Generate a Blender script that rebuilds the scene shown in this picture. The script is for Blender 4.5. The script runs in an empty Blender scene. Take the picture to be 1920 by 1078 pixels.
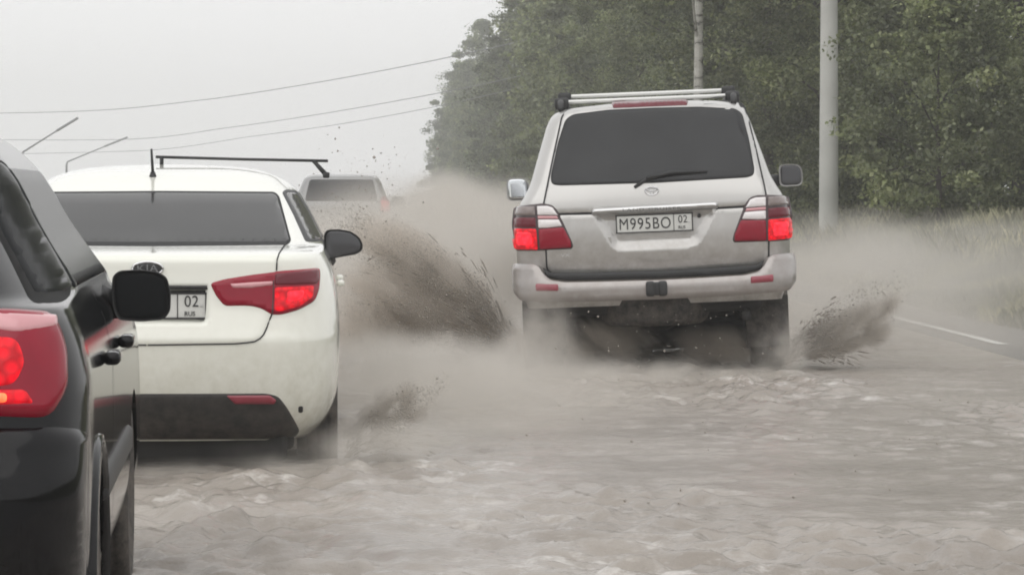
import bpy, bmesh, math, random
import numpy as np
from mathutils import Vector, Matrix, Euler
from mathutils.geometry import delaunay_2d_cdt
R = math.radians
rng = np.random.default_rng(7)
random.seed(7)
scene = bpy.context.scene
col = scene.collection

# ------------------------------------------------------------------ camera, sky, sun, exposure
FPX, CX, CY = 6400.0, 960.0, 539.0          # focal length and centre in pixels of a 1920 px wide frame
VPX, HY, CAMH = 720.0, 358.0, 1.25          # where the road direction (+Y) and the horizon meet; camera height
YAW = math.atan((CX - VPX) / FPX)
PITCH = math.atan((CY - HY) / FPX)
cam_d = bpy.data.cameras.new('camera')
cam = bpy.data.objects.new('camera', cam_d)
col.objects.link(cam)
cam_d.sensor_width = 36.0
cam_d.lens = FPX / 1920.0 * 36.0
cam_d.clip_start, cam_d.clip_end = 0.1, 6000.0
cam.location = (0, 0, CAMH)
cam.rotation_euler = Euler((R(90) - PITCH, 0, -YAW), 'XYZ')
scene.camera = cam

SUN_EL, SUN_AZ = 58.0, 200.0
world = bpy.data.worlds.new('World')
scene.world = world
world.use_nodes = True
wt = world.node_tree
wt.nodes.clear()
w_out = wt.nodes.new('ShaderNodeOutputWorld')
w_bg = wt.nodes.new('ShaderNodeBackground')
w_sky = wt.nodes.new('ShaderNodeTexSky')
w_sky.sky_type = 'NISHITA'
w_sky.sun_disc = False
w_sky.sun_elevation = R(SUN_EL)
w_sky.sun_rotation = R(SUN_AZ)
w_sky.dust_density = 4.0
w_hsv = wt.nodes.new('ShaderNodeHueSaturation')
w_hsv.inputs['Saturation'].default_value = 0.06
w_mix = wt.nodes.new('ShaderNodeMix')
w_mix.data_type = 'RGBA'
w_mix.inputs['Factor'].default_value = 0.975
w_mix.inputs['B'].default_value = (10.5, 10.5, 10.52, 1)       # closed cloud cover
wt.links.new(w_sky.outputs[0], w_hsv.inputs['Color'])
wt.links.new(w_hsv.outputs[0], w_mix.inputs['A'])
wt.links.new(w_mix.outputs['Result'], w_bg.inputs['Color'])
w_bg.inputs['Strength'].default_value = 0.1
wt.links.new(w_bg.outputs[0], w_out.inputs['Surface'])

sun_d = bpy.data.lights.new('sun', 'SUN')
sun_d.energy = 1.0
sun_d.angle = R(80)
sun_d.color = (1.0, 0.98, 0.95)
sun = bpy.data.objects.new('sun', sun_d)
col.objects.link(sun)
sun.rotation_euler = (R(90 - SUN_EL), 0, R(180 - SUN_AZ))
scene.view_settings.view_transform = 'Standard'
scene.view_settings.look = 'None'
scene.view_settings.gamma = 1.0
scene.view_settings.exposure = 0.0
scene.view_settings.use_curve_mapping = False
cy = scene.cycles
cy.use_denoising = True
cy.max_bounces = 8
cy.diffuse_bounces = 3
cy.glossy_bounces = 3
cy.transmission_bounces = 4
cy.volume_bounces = 4
cy.transparent_max_bounces = 12
cy.volume_step_rate = 1.0
cy.volume_max_steps = 256
cy.filter_width = 1.9
cy.use_adaptive_sampling = True
cy.adaptive_threshold = 0.02

# ------------------------------------------------------------------ helpers: materials
def new_mat(name):
    m = bpy.data.materials.new(name)
    m.use_nodes = True
    return m, m.node_tree, m.node_tree.nodes['Principled BSDF']

def pmat_facet(m, scale):
    nt = m.node_tree; b = nt.nodes['Principled BSDF']
    tc = nt.nodes.new('ShaderNodeTexCoord'); v = nt.nodes.new('ShaderNodeTexVoronoi'); v.inputs['Scale'].default_value = scale
    nt.links.new(tc.outputs['Object'], v.inputs['Vector'])
    r = nt.nodes.new('ShaderNodeMapRange'); r.inputs[1].default_value = 0.0; r.inputs[2].default_value = 0.75; r.inputs[3].default_value = b.inputs['Emission Strength'].default_value * 1.5; r.inputs[4].default_value = b.inputs['Emission Strength'].default_value * 0.4
    nt.links.new(v.outputs['Distance'], r.inputs[0]); nt.links.new(r.outputs[0], b.inputs['Emission Strength'])
    bp = nt.nodes.new('ShaderNodeBump'); bp.inputs['Strength'].default_value = 0.5; bp.inputs['Distance'].default_value = 0.01
    nt.links.new(v.outputs['Distance'], bp.inputs['Height']); nt.links.new(bp.outputs[0], b.inputs['Normal'])

def pmat(name, color, rough=0.5, metal=0.0, coat=0.0, spec=0.5, emit=None, estr=0.0, noise=0.0, nscale=8.0, bump=0.0, bscale=60.0,
         dirt=None):
    """Principled material; noise = uneven colour, bump = fine relief, dirt = (colour, amount, top height in object space)"""
    m, nt, b = new_mat(name)
    b.inputs['Base Color'].default_value = (*color, 1)
    b.inputs['Roughness'].default_value = rough
    b.inputs['Metallic'].default_value = metal
    b.inputs['Coat Weight'].default_value = coat
    b.inputs['Coat Roughness'].default_value = 0.06
    b.inputs['Specular IOR Level'].default_value = spec
    if emit:
        b.inputs['Emission Color'].default_value = (*emit, 1)
        b.inputs['Emission Strength'].default_value = estr
    tc = nt.nodes.new('ShaderNodeTexCoord')
    last = None
    if noise > 0:
        n = nt.nodes.new('ShaderNodeTexNoise')
        n.inputs['Scale'].default_value = nscale
        n.inputs['Detail'].default_value = 5
        nt.links.new(tc.outputs['Object'], n.inputs['Vector'])
        r = nt.nodes.new('ShaderNodeMapRange')
        r.inputs[3].default_value = 1 - noise
        r.inputs[4].default_value = 1 + noise
        nt.links.new(n.outputs['Fac'], r.inputs[0])
        mx = nt.nodes.new('ShaderNodeMix')
        mx.data_type = 'RGBA'
        mx.blend_type = 'MULTIPLY'
        mx.inputs['Factor'].default_value = 1
        mx.inputs['A'].default_value = (*color, 1)
        nt.links.new(r.outputs[0], mx.inputs['B'])
        nt.links.new(mx.outputs['Result'], b.inputs['Base Color'])
        last = mx.outputs['Result']
    if dirt:
        dc, amt, top = dirt
        sep = nt.nodes.new('ShaderNodeSeparateXYZ')
        nt.links.new(tc.outputs['Object'], sep.inputs[0])
        r2 = nt.nodes.new('ShaderNodeMapRange')
        r2.inputs[1].default_value = top
        r2.inputs[2].default_value = top * 0.25
        r2.inputs[3].default_value = 0.0
        r2.inputs[4].default_value = 1.0
        nt.links.new(sep.outputs['Z'], r2.inputs[0])
        n2 = nt.nodes.new('ShaderNodeTexNoise')
        n2.inputs['Scale'].default_value = 14
        n2.inputs['Detail'].default_value = 7
        n2.inputs['Roughness'].default_value = 0.7
        nt.links.new(tc.outputs['Object'], n2.inputs['Vector'])
        r3 = nt.nodes.new('ShaderNodeMapRange')
        r3.inputs[1].default_value = 0.35
        r3.inputs[2].default_value = 0.7
        nt.links.new(n2.outputs['Fac'], r3.inputs[0])
        mul = nt.nodes.new('ShaderNodeMath')
        mul.operation = 'MULTIPLY'
        nt.links.new(r2.outputs[0], mul.inputs[0])
        nt.links.new(r3.outputs[0], mul.inputs[1])
        mul2 = nt.nodes.new('ShaderNodeMath')
        mul2.operation = 'MULTIPLY'
        mul2.inputs[1].default_value = amt
        nt.links.new(mul.outputs[0], mul2.inputs[0])
        mx2 = nt.nodes.new('ShaderNodeMix')
        mx2.data_type = 'RGBA'
        nt.links.new(mul2.outputs[0], mx2.inputs['Factor'])
        if last:
            nt.links.new(last, mx2.inputs['A'])
        else:
            mx2.inputs['A'].default_value = (*color, 1)
        mx2.inputs['B'].default_value = (*dc, 1)
        nt.links.new(mx2.outputs['Result'], b.inputs['Base Color'])
    if bump > 0:
        n3 = nt.nodes.new('ShaderNodeTexNoise')
        n3.inputs['Scale'].default_value = bscale
        n3.inputs['Detail'].default_value = 4
        nt.links.new(tc.outputs['Object'], n3.inputs['Vector'])
        bp = nt.nodes.new('ShaderNodeBump')
        bp.inputs['Strength'].default_value = bump
        bp.inputs['Distance'].default_value = 0.01
        nt.links.new(n3.outputs['Fac'], bp.inputs['Height'])
        nt.links.new(bp.outputs[0], b.inputs['Normal'])
    return m

MUD = (0.24, 0.205, 0.175)
M = {}
M['silver'] = pmat('silver_paint', (0.52, 0.51, 0.495), 0.30, 0.55, 0.6, noise=0.05, nscale=3, dirt=(MUD, 0.85, 1.3))
M['silver_bumper'] = pmat('silver_bumper_paint', (0.38, 0.355, 0.345), 0.34, 0.5, 0.4, noise=0.07, nscale=4, dirt=(MUD, 0.75, 1.2))
M['white'] = pmat('white_paint', (0.79, 0.79, 0.715), 0.2, 0.0, 1.0, noise=0.02, nscale=3, dirt=((0.46, 0.44, 0.33), 0.55, 0.85))
M['black_paint'] = pmat('black_paint', (0.004, 0.004, 0.005), 0.1, 0.0, 0.1, 0.22, noise=0.2, nscale=5, dirt=((0.03, 0.028, 0.026), 0.4, 0.7))
M['far_paint'] = pmat('pale_grey_paint', (0.24, 0.24, 0.24), 0.3, 0.2, 0.7, noise=0.04)
M['glass'] = pmat('tinted_glass', (0.034, 0.035, 0.037), 0.1, 0.0, 0.0, 0.26, noise=0.25, nscale=3)
M['sedan_glass'] = pmat('deep_tinted_glass', (0.036, 0.036, 0.036), 0.12, 0.0, 0.0, 0.10, noise=0.25, nscale=3)
M['side_glass'] = pmat('side_glass', (0.10, 0.098, 0.095), 0.1, 0.0, 0.0, 0.4)
M['dark_glass'] = pmat('dark_glass', (0.018, 0.019, 0.020), 0.15, 0.0, 0.0, 0.01)
M['rubber'] = pmat('rubber', (0.022, 0.021, 0.020), 0.75, bump=0.3, noise=0.3, dirt=(MUD, 0.5, 0.8))
M['seam'] = pmat('seam_gap', (0.015, 0.015, 0.016), 0.8)
M['plastic'] = pmat('black_plastic', (0.02, 0.02, 0.021), 0.5, noise=0.25, nscale=10, bump=0.1)
M['lower_plastic'] = pmat('muddy_black_plastic', (0.022, 0.021, 0.021), 0.5, noise=0.3, nscale=6, dirt=(MUD, 0.4, 0.5))
M['under'] = pmat('underbody', (0.018, 0.017, 0.016), 0.8, noise=0.4, nscale=6)
M['chrome'] = pmat('chrome', (0.75, 0.75, 0.76), 0.15, 1.0)
M['chrome_dull'] = pmat('chrome_dull', (0.62, 0.62, 0.62), 0.3, 1.0)
M['alu'] = pmat('rack_aluminium', (0.66, 0.66, 0.64), 0.35, 0.6)
M['letter'] = pmat('dull_letter', (0.22, 0.22, 0.22), 0.4, 0.5)
M['dull_black'] = pmat('dull_black_trim', (0.02, 0.02, 0.02), 0.7, spec=0.1)
M['plate'] = pmat('plate_white', (0.66, 0.66, 0.63), 0.4, noise=0.12, nscale=20)
M['ink'] = pmat('plate_ink', (0.02, 0.02, 0.02), 0.5)
M['lamp_red'] = pmat('lamp_red', (0.26, 0.004, 0.020), 0.2, 0, 0.25, 0.3, noise=0.15, nscale=15)
M['lamp_dark'] = pmat('lamp_dark_red', (0.13, 0.010, 0.02), 0.2, 0, 0.3, 0.3)
M['lamp_smoke'] = pmat('lamp_smoke', (0.20, 0.16, 0.15), 0.2, 0.0, 1.0)
M['lamp_clear'] = pmat('lamp_clear', (0.78, 0.74, 0.74), 0.2, 0.0, 1.0)
M['lamp_pink'] = pmat('lamp_pink', (0.60, 0.28, 0.30), 0.2, 0.0, 1.0)
M['lamp_lit'] = pmat('lamp_lit', (0.35, 0.002, 0.008), 0.25, 0, 0.15, 0.25, emit=(1.0, 0.004, 0.018), estr=0.62, noise=0.25, nscale=40)
M['lamp_core'] = pmat('lamp_core', (0.4, 0.01, 0.02), 0.3, 0, 0.0, 0.25, emit=(1.0, 0.022, 0.04), estr=1.3, noise=0.3, nscale=50)
M['lamp_amber'] = pmat('lamp_amber', (0.8, 0.2, 0.06), 0.2, 0, 0.0, emit=(1.0, 0.13, 0.05), estr=2.0)
for k_ in ('lamp_lit', 'lamp_core', 'lamp_amber'): pmat_facet(M[k_], 34.0)
M['lamp_frame'] = pmat('lamp_frame', (0.03, 0.012, 0.014), 0.35, 0, 0.5)
M['reflector'] = pmat('reflector_red', (0.26, 0.03, 0.05), 0.3, 0, 0.6)
M['mirror'] = pmat('mirror_glass', (0.62, 0.64, 0.66), 0.06, 1.0)
M['mirror_dark_reflect'] = pmat('mirror_glass_dark_reflect', (0.07, 0.07, 0.075), 0.12, 0.2)  # dark reflection of trees painted into the glass colour
M['rim'] = pmat('wheel_rim', (0.35, 0.35, 0.36), 0.4, 0.7, dirt=(MUD, 0.6, 0.6))
M['pole'] = pmat('pole_concrete', (0.50, 0.50, 0.47), 0.75, noise=0.28, nscale=1.6, bump=0.3, bscale=30)
M['lamp_metal'] = pmat('lamp_metal', (0.24, 0.24, 0.25), 0.5, 0.4)
M['wire'] = pmat('wire', (0.18, 0.18, 0.19), 0.6)
M['bark'] = pmat('bark', (0.055, 0.048, 0.04), 0.9, noise=0.4, nscale=6, bump=0.6, bscale=20)
M['line'] = pmat('road_paint', (0.60, 0.60, 0.57), 0.6, noise=0.35, nscale=9)

# ------------------------------------------------------------------ helpers: objects
def tag(o, label=None, cat=None, group=None, kind=None):
    if label: o['label'] = label
    if cat: o['category'] = cat
    if group: o['group'] = group
    if kind: o['kind'] = kind
    return o

def empty(name, loc=(0, 0, 0), rot=(0, 0, 0), parent=None):
    o = bpy.data.objects.new(name, None)
    o.empty_display_size = 0.3
    col.objects.link(o)
    o.location, o.rotation_euler, o.parent = loc, rot, parent
    return o

def link_mesh(name, me, mat, parent=None, smooth=True):
    if mat: me.materials.append(mat)
    o = bpy.data.objects.new(name, me)
    col.objects.link(o)
    o.parent = parent
    if smooth and len(me.polygons):
        me.polygons.foreach_set('use_smooth', np.ones(len(me.polygons), dtype=bool))
    return o

def pyobj(name, verts, faces, mat, parent=None, smooth=True):
    me = bpy.data.meshes.new(name)
    me.from_pydata([tuple(map(float, v)) for v in verts], [], [tuple(map(int, f)) for f in faces])
    me.update()
    return link_mesh(name, me, mat, parent, smooth)

def npmesh(name, V, F):
    """numpy verts (n,3) and faces (m,k) of equal size -> mesh"""
    me = bpy.data.meshes.new(name)
    V = np.ascontiguousarray(V, dtype=np.float32); F = np.ascontiguousarray(F, dtype=np.int32)
    k = F.shape[1]
    me.vertices.add(len(V)); me.vertices.foreach_set('co', V.ravel())
    me.loops.add(F.size); me.loops.foreach_set('vertex_index', F.ravel())
    me.polygons.add(len(F))
    me.polygons.foreach_set('loop_start', np.arange(0, F.size, k, dtype=np.int32))
    me.polygons.foreach_set('loop_total', np.full(len(F), k, dtype=np.int32))
    me.update(calc_edges=True)
    return me

def bm_obj(name, bm, mat, parent=None, smooth=True):
    bmesh.ops.recalc_face_normals(bm, faces=bm.faces)
    me = bpy.data.meshes.new(name)
    bm.to_mesh(me); bm.free()
    return link_mesh(name, me, mat, parent, smooth)

def box_bm(bm, c, s, bev=0.0, rot=None):
    r = bmesh.ops.create_cube(bm, size=1.0)
    vs = r['verts']
    bmesh.ops.scale(bm, vec=s, verts=vs)
    if bev > 0:
        es = list({e for v in vs for e in v.link_edges})
        rr = bmesh.ops.bevel(bm, geom=es, offset=bev, segments=3, affect='EDGES', profile=0.5)
        vs = list({v for f in rr['faces'] for v in f.verts} | {v for v in vs if v.is_valid})
    if rot is not None:
        bmesh.ops.rotate(bm, cent=(0, 0, 0), matrix=Euler(rot).to_matrix(), verts=vs)
    bmesh.ops.translate(bm, vec=c, verts=vs)

def box(name, c, s, mat, parent=None, bev=0.0, rot=None):
    bm = bmesh.new()
    box_bm(bm, c, s, bev, rot)
    return bm_obj(name, bm, mat, parent, smooth=bev > 0)

def tube_data(pts, rad, seg=8):
    pts = [np.array(p, float) for p in pts]
    if np.isscalar(rad): rad = [rad] * len(pts)
    V, F = [], []
    for i, p in enumerate(pts):
        d = pts[min(i + 1, len(pts) - 1)] - pts[max(i - 1, 0)]
        d /= np.linalg.norm(d) + 1e-9
        up = np.array([0, 0, 1.0]) if abs(d[2]) < 0.9 else np.array([1.0, 0, 0])
        a = np.cross(d, up); a /= np.linalg.norm(a)
        b = np.cross(d, a)
        for k in range(seg):
            t = 2 * math.pi * k / seg
            V.append(p + rad[i] * (a * math.cos(t) + b * math.sin(t)))
    for i in range(len(pts) - 1):
        for k in range(seg):
            F.append((i * seg + k, i * seg + (k + 1) % seg, (i + 1) * seg + (k + 1) % seg, (i + 1) * seg + k))
    F.append(tuple(range(seg))[::-1]); F.append(tuple((len(pts) - 1) * seg + k for k in range(seg)))
    return V, F

def tube(name, pts, rad, mat, parent=None, seg=8):
    V, F = tube_data(pts, rad, seg)
    return pyobj(name, V, F, mat, parent)

def lathe(name, prof, mat, parent=None, axis='x', loc=(0, 0, 0), seg=40):
    """profile of (radius, along-axis) points, closed loop not needed"""
    V, F = [], []
    n = len(prof)
    for k in range(seg):
        t = 2 * math.pi * k / seg
        for (r, a) in prof:
            if axis == 'x': V.append((a + loc[0], r * math.cos(t) + loc[1], r * math.sin(t) + loc[2]))
            else: V.append((r * math.cos(t) + loc[0], r * math.sin(t) + loc[1], a + loc[2]))
    for k in range(seg):
        for i in range(n - 1):
            F.append((k * n + i, k * n + i + 1, ((k + 1) % seg) * n + i + 1, ((k + 1) % seg) * n + i))
    return pyobj(name, V, F, mat, parent)

# ------------------------------------------------------------------ helpers: 2-D outlines and surface patches
def rnd(poly, r, n=4):
    """round the corners of an outline; r is one radius or a list"""
    out = []
    m = len(poly)
    for i in range(m):
        p, a, b = (np.array(poly[k % m], float) for k in (i, i - 1, i + 1))
        rr = r[i] if isinstance(r, (list, tuple)) else r
        la, lb = np.linalg.norm(a - p), np.linalg.norm(b - p)
        q = min(rr, 0.45 * la, 0.45 * lb)
        if q < 1e-4:
            out.append(p); continue
        pa, pb = p + (a - p) / la * q, p + (b - p) / lb * q
        for k in range(n + 1):
            t = k / n
            out.append((1 - t) ** 2 * pa + 2 * t * (1 - t) * p + t * t * pb)
    return out

def densify(poly, res):
    out = []
    m = len(poly)
    for i in range(m):
        a, b = np.array(poly[i], float), np.array(poly[(i + 1) % m], float)
        k = max(1, int(math.ceil(np.linalg.norm(b - a) / res)))
        for j in range(k): out.append(a + (b - a) * j / k)
    return out

def sdist(P, poly):
    """distance to an outline, positive inside (vectorised)"""
    P = np.asarray(P, float); Q = np.asarray(poly, float)
    d = np.full(len(P), 1e9); inside = np.zeros(len(P), bool)
    for i in range(len(Q)):
        a, b = Q[i], Q[(i + 1) % len(Q)]
        ab = b - a
        t = np.clip(((P - a) @ ab) / (ab @ ab + 1e-12), 0, 1)
        d = np.minimum(d, np.linalg.norm(P - a - t[:, None] * ab, axis=1))
        c = ((a[1] > P[:, 1]) != (b[1] > P[:, 1]))
        with np.errstate(divide='ignore', invalid='ignore'):
            xi = (b[0] - a[0]) * (P[:, 1] - a[1]) / (b[1] - a[1] + 1e-15) + a[0]
        inside ^= c & (P[:, 0] < xi)
    return np.where(inside, d, -d)

def inset(poly, d):
    Q = np.asarray(poly, float); m = len(Q)
    area = 0.5 * np.sum(Q[:, 0] * np.roll(Q[:, 1], -1) - np.roll(Q[:, 0], -1) * Q[:, 1])
    sg = 1 if area > 0 else -1
    out = []
    for i in range(m):
        e1 = Q[i] - Q[i - 1]; e2 = Q[(i + 1) % m] - Q[i]
        n1 = sg * np.array([-e1[1], e1[0]]) / (np.linalg.norm(e1) + 1e-9); n2 = sg * np.array([-e2[1], e2[0]]) / (np.linalg.norm(e2) + 1e-9)
        n = n1 + n2; l = np.linalg.norm(n)
        if l < 0.3: n = n1; l = 1
        n /= l
        out.append(Q[i] + n * d / max(0.5, n @ n1))
    return out

def smooth01(t):
    t = np.clip(t, 0, 1)
    return t * t * (3 - 2 * t)

def patch(name, poly, fmap, hint, mat, parent, off=0.005, bevel=0.01, res=0.03, skirt=0.02, feats=(), smooth=True, base=0.0):
    """a panel with thickness lying on a curved surface: outline in the surface's own two coordinates, raised by off, edge rounded over
    bevel; feats = [(outline, height, bevel)] presses (or raises) shapes in it"""
    poly = densify([np.array(p, float) for p in poly], res)
    Q = np.array(poly)
    pts = [tuple(p) for p in Q]; m = len(pts)
    edges = [(i, (i + 1) % m) for i in range(m)]
    extra = []
    def ring(P):
        P = densify(P, res)
        s = len(pts) + len(extra)
        ok = sdist(np.array(P), Q) > 1e-4
        idx = [None] * len(P)
        for i, p in enumerate(P):
            if ok[i]:
                idx[i] = len(pts) + len(extra); extra.append(tuple(p))
        for i in range(len(P)):
            a, b = idx[i], idx[(i + 1) % len(P)]
            if a is not None and b is not None: edges.append((a, b))
    if bevel > 0: 
        for k_ in (1.0, 0.4):
            I = np.array(inset(poly, bevel * k_))
            extra += [tuple(p) for p in I[sdist(I, Q) > bevel * (0.8 if k_ == 1.0 else 0.3)]]
    for (fp, fh, fb) in feats:
        ring(fp); ring(inset(densify(fp, res), fb))
    lo, hi = Q.min(0), Q.max(0)
    gx = np.arange(lo[0] + res * 0.5, hi[0], res); gz = np.arange(lo[1] + res * 0.5, hi[1], res)
    if len(gx) and len(gz):
        G = np.array(np.meshgrid(gx, gz)).reshape(2, -1).T
        keep = sdist(G, Q) > max(bevel, res * 0.4)
        for (fp, fh, fb) in feats:
            ds = sdist(G, fp); keep &= (ds < -res * 0.3) | (ds > fb + res * 0.3)
        extra += [tuple(g) for g in G[keep]]
    vs = [Vector(p) for p in pts + extra]
    r = delaunay_2d_cdt(vs, edges, [list(range(m))], 1, 1e-5)
    P2 = np.array([tuple(v) for v in r[0]]); faces = [tuple(f) for f in r[2]]
    d = np.maximum(sdist(P2, Q), 0)
    h = base + off * (smooth01(d / bevel) ** 0.6 if bevel > 0 else np.ones(len(d)))
    for (fp, fh, fb) in feats:
        h = h + fh * smooth01(sdist(P2, fp) / fb)
    P3, N3 = surf_pts(fmap, P2, hint)
    V = P3 + N3 * h[:, None]
    # orientation
    F = []
    hv = np.array(hint, float)
    for f in faces:
        n = np.cross(V[f[1]] - V[f[0]], V[f[2]] - V[f[0]])
        F.append(f if n @ N3[f[0]] >= 0 else f[::-1])
    cnt = {}
    for f in F:
        for i in range(len(f)):
            a, b = f[i], f[(i + 1) % len(f)]
            cnt[(a, b)] = cnt.get((a, b), 0) + 1
    V = list(V); low = {}
    if skirt > 0:
        for (a, b) in [e for e in cnt if (e[1], e[0]) not in cnt]:
            for q in (a, b):
                if q not in low:
                    low[q] = len(V); V.append(P3[q] - N3[q] * skirt)
            F.append((b, a, low[a], low[b]))
    o = pyobj(name, V, F, mat, parent, smooth)
    if smooth:
        me = o.data
        sharp = np.zeros(len(me.edges), bool)
        bset = {(min(a, b), max(a, b)) for (a, b) in cnt if (b, a) not in cnt}
        for i, e in enumerate(me.edges):
            k = tuple(sorted(e.vertices))
            if k in bset: sharp[i] = True
        at = me.attributes.get('sharp_edge') or me.attributes.new('sharp_edge', 'BOOLEAN', 'EDGE')
        at.data.foreach_set('value', sharp)
    return o

def surf_pts(fmap, P2, hint):
    e = 1e-3
    p = fmap(P2[:, 0], P2[:, 1])
    pa = fmap(P2[:, 0] + e, P2[:, 1]) - fmap(P2[:, 0] - e, P2[:, 1])
    pb = fmap(P2[:, 0], P2[:, 1] + e) - fmap(P2[:, 0], P2[:, 1] - e)
    n = np.cross(pa, pb)
    n /= np.linalg.norm(n, axis=1)[:, None] + 1e-12
    s = np.sign(n @ np.array(hint, float)); s[s == 0] = 1
    return p, n * s[:, None]

def pchip(x, y, xq):
    x = np.asarray(x, float); y = np.asarray(y, float)
    h = np.diff(x); dl = np.diff(y) / h
    d = np.zeros_like(y)
    for i in range(1, len(x) - 1):
        if dl[i - 1] * dl[i] > 0:
            w1 = 2 * h[i] + h[i - 1]; w2 = h[i] + 2 * h[i - 1]
            d[i] = (w1 + w2) / (w1 / dl[i - 1] + w2 / dl[i])
    d[0], d[-1] = dl[0], dl[-1]
    i = np.clip(np.searchsorted(x, xq) - 1, 0, len(x) - 2)
    t = (xq - x[i]) / h[i]
    return (y[i] * (1 + 2 * t) * (1 - t) ** 2 + h[i] * d[i] * t * (1 - t) ** 2 + y[i + 1] * t * t * (3 - 2 * t) + h[i] * d[i + 1] * t * t * (t - 1))

class Shell:
    """a vehicle body as plan outlines stacked in height: (z, half width, rear y, front y, corner width, corner depth, rear crown)"""
    def __init__(s, secs, sub=5):
        A = np.array(secs, float)
        t = np.arange(len(A)); tq = np.linspace(0, len(A) - 1, (len(A) - 1) * sub + 1)
        s.A = np.stack([pchip(t, A[:, k], tq) for k in range(A.shape[1])], 1)
        s.A[:, 0] = np.maximum.accumulate(s.A[:, 0] + np.arange(len(s.A)) * 1e-7)
    def g(s, k, z): return np.interp(z, s.A[:, 0], s.A[:, k])
    def yrear(s, x, z):
        w, yr, rr, ry, cr = (s.g(k, z) for k in (1, 2, 4, 5, 6))
        ax = np.minimum(np.abs(x), w * 0.9995)
        q = np.clip((ax - (w - rr)) / np.maximum(rr, 1e-4), 0, 1)
        return yr + cr * (ax / np.maximum(w, 1e-3)) ** 2 + ry * (1 - np.sqrt(np.maximum(1 - q * q, 0)))
    def rear(s):
        return lambda a, b: np.stack([a, s.yrear(a, b), b], 1)
    def side(s, sg):
        return lambda a, b: np.stack([sg * s.g(1, b), a, b], 1)
    def outline(s, i):
        z, w, yr, yf, rr, ry, cr = s.A[i]
        w = max(w, 1e-3); rr = min(rr, w * 0.95)
        P = []
        for t in np.linspace(0, 1, 7)[:-1]:
            x = (w - rr) * t; P.append((x, yr + cr * (x / w) ** 2))
        y0 = yr + cr * ((w - rr) / w) ** 2
        for t in np.linspace(0, math.pi / 2, 9):
            x = w - rr + rr * math.sin(t); P.append((x, yr + cr * (x / w) ** 2 + ry * (1 - math.cos(t))))
        ys = P[-1][1]; ye = yf - 0.25
        if ye < ys + 0.02: ye = ys + 0.02
        for t in np.linspace(0, 1, 15)[1:]: P.append((w, ys + (ye - ys) * t))
        for t in np.linspace(0, math.pi / 2, 6)[1:]:
            P.append((w - min(0.25, w * 0.6) * (1 - math.cos(t)), ye + 0.25 * math.sin(t)))
        P.append((0, ye + 0.27))
        L = [(-x, y) for (x, y) in P[1:-1]][::-1]
        return [(x, y, z) for (x, y) in P + L]
    def build(s, name, mat, parent, holes=(), arches=()):
        V = []; n = None
        for i in range(len(s.A)):
            o = s.outline(i); n = len(o); V += o
        F = []
        m = len(s.A)
        for i in range(m - 1):
            for k in range(n):
                F.append((i * n + k, i * n + (k + 1) % n, (i + 1) * n + (k + 1) % n, (i + 1) * n + k))
        F.append(tuple(range(n))[::-1]); F.append(tuple((m - 1) * n + k for k in range(n)))
        o = pyobj(name, V, F, mat, parent)
        if arches:
            bm = bmesh.new()
            for (y, z, r, x0, x1) in arches:
                mt = Matrix.Translation(((x0 + x1) / 2, y, z)) @ Matrix.Rotation(R(90), 4, 'Y')
                bmesh.ops.create_cone(bm, cap_ends=True, segments=40, radius1=r, radius2=r, depth=abs(x1 - x0), matrix=mt)
            me = bpy.data.meshes.new('cut'); bm.to_mesh(me); bm.free()
            c = bpy.data.objects.new('cut', me); col.objects.link(c)
            c.parent = parent
            md = o.modifiers.new('arch', 'BOOLEAN'); md.operation = 'DIFFERENCE'; md.object = c; md.solver = 'EXACT'
            bpy.context.view_layer.update()
            dg = bpy.context.evaluated_depsgraph_get()
            nm = bpy.data.meshes.new_from_object(o.evaluated_get(dg))
            o.modifiers.clear(); o.data = nm
            bpy.data.objects.remove(c)
        if holes:
            bm = bmesh.new(); bm.from_mesh(o.data)
            cand = [f for f in bm.faces if f.normal.y < -0.3]
            cc = np.array([(f.calc_center_median().x, f.calc_center_median().z) for f in cand])
            hit = np.zeros(len(cand), bool)
            for h in holes: hit |= sdist(cc, h) > 0
            kill = [f for f, k in zip(cand, hit) if k]
            bmesh.ops.delete(bm, geom=kill, context='FACES'); bm.to_mesh(o.data); bm.free()
        me = o.data
        me.polygons.foreach_set('use_smooth', np.ones(len(me.polygons), dtype=bool))
        me.update()
        try: me.set_sharp_from_angle(angle=R(40))
        except Exception: pass
        return o

class Frame:
    """where a vehicle stands: turns a measured picture point at a depth in the vehicle into the vehicle's own x, z in metres"""
    def __init__(s, loc, yaw, roll=0.0):
        s.loc, s.rot = loc, Euler((0, roll, yaw), 'XYZ')
        s.mi = (Matrix.Translation(loc) @ s.rot.to_matrix().to_4x4()).inverted()
        s.cm = Matrix.Translation(cam.location) @ cam.rotation_euler.to_matrix().to_4x4()
    def at(s, px, py, y=0.0):
        d = s.cm.to_3x3() @ Vector(((px - CX) / FPX, -(py - CY) / FPX, -1.0))
        o = s.mi @ Vector(cam.location); d = s.mi.to_3x3() @ d
        t = (y - o.y) / d.y
        p = o + d * t
        return (p.x, p.z)
    def poly(s, pts, y=0.0): return [s.at(px, py, y) for (px, py) in pts]

REAR = (0, -1, 0)
def flat(y):
    return lambda a, b: np.stack([a, np.full_like(a, y), b], 1)

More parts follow.
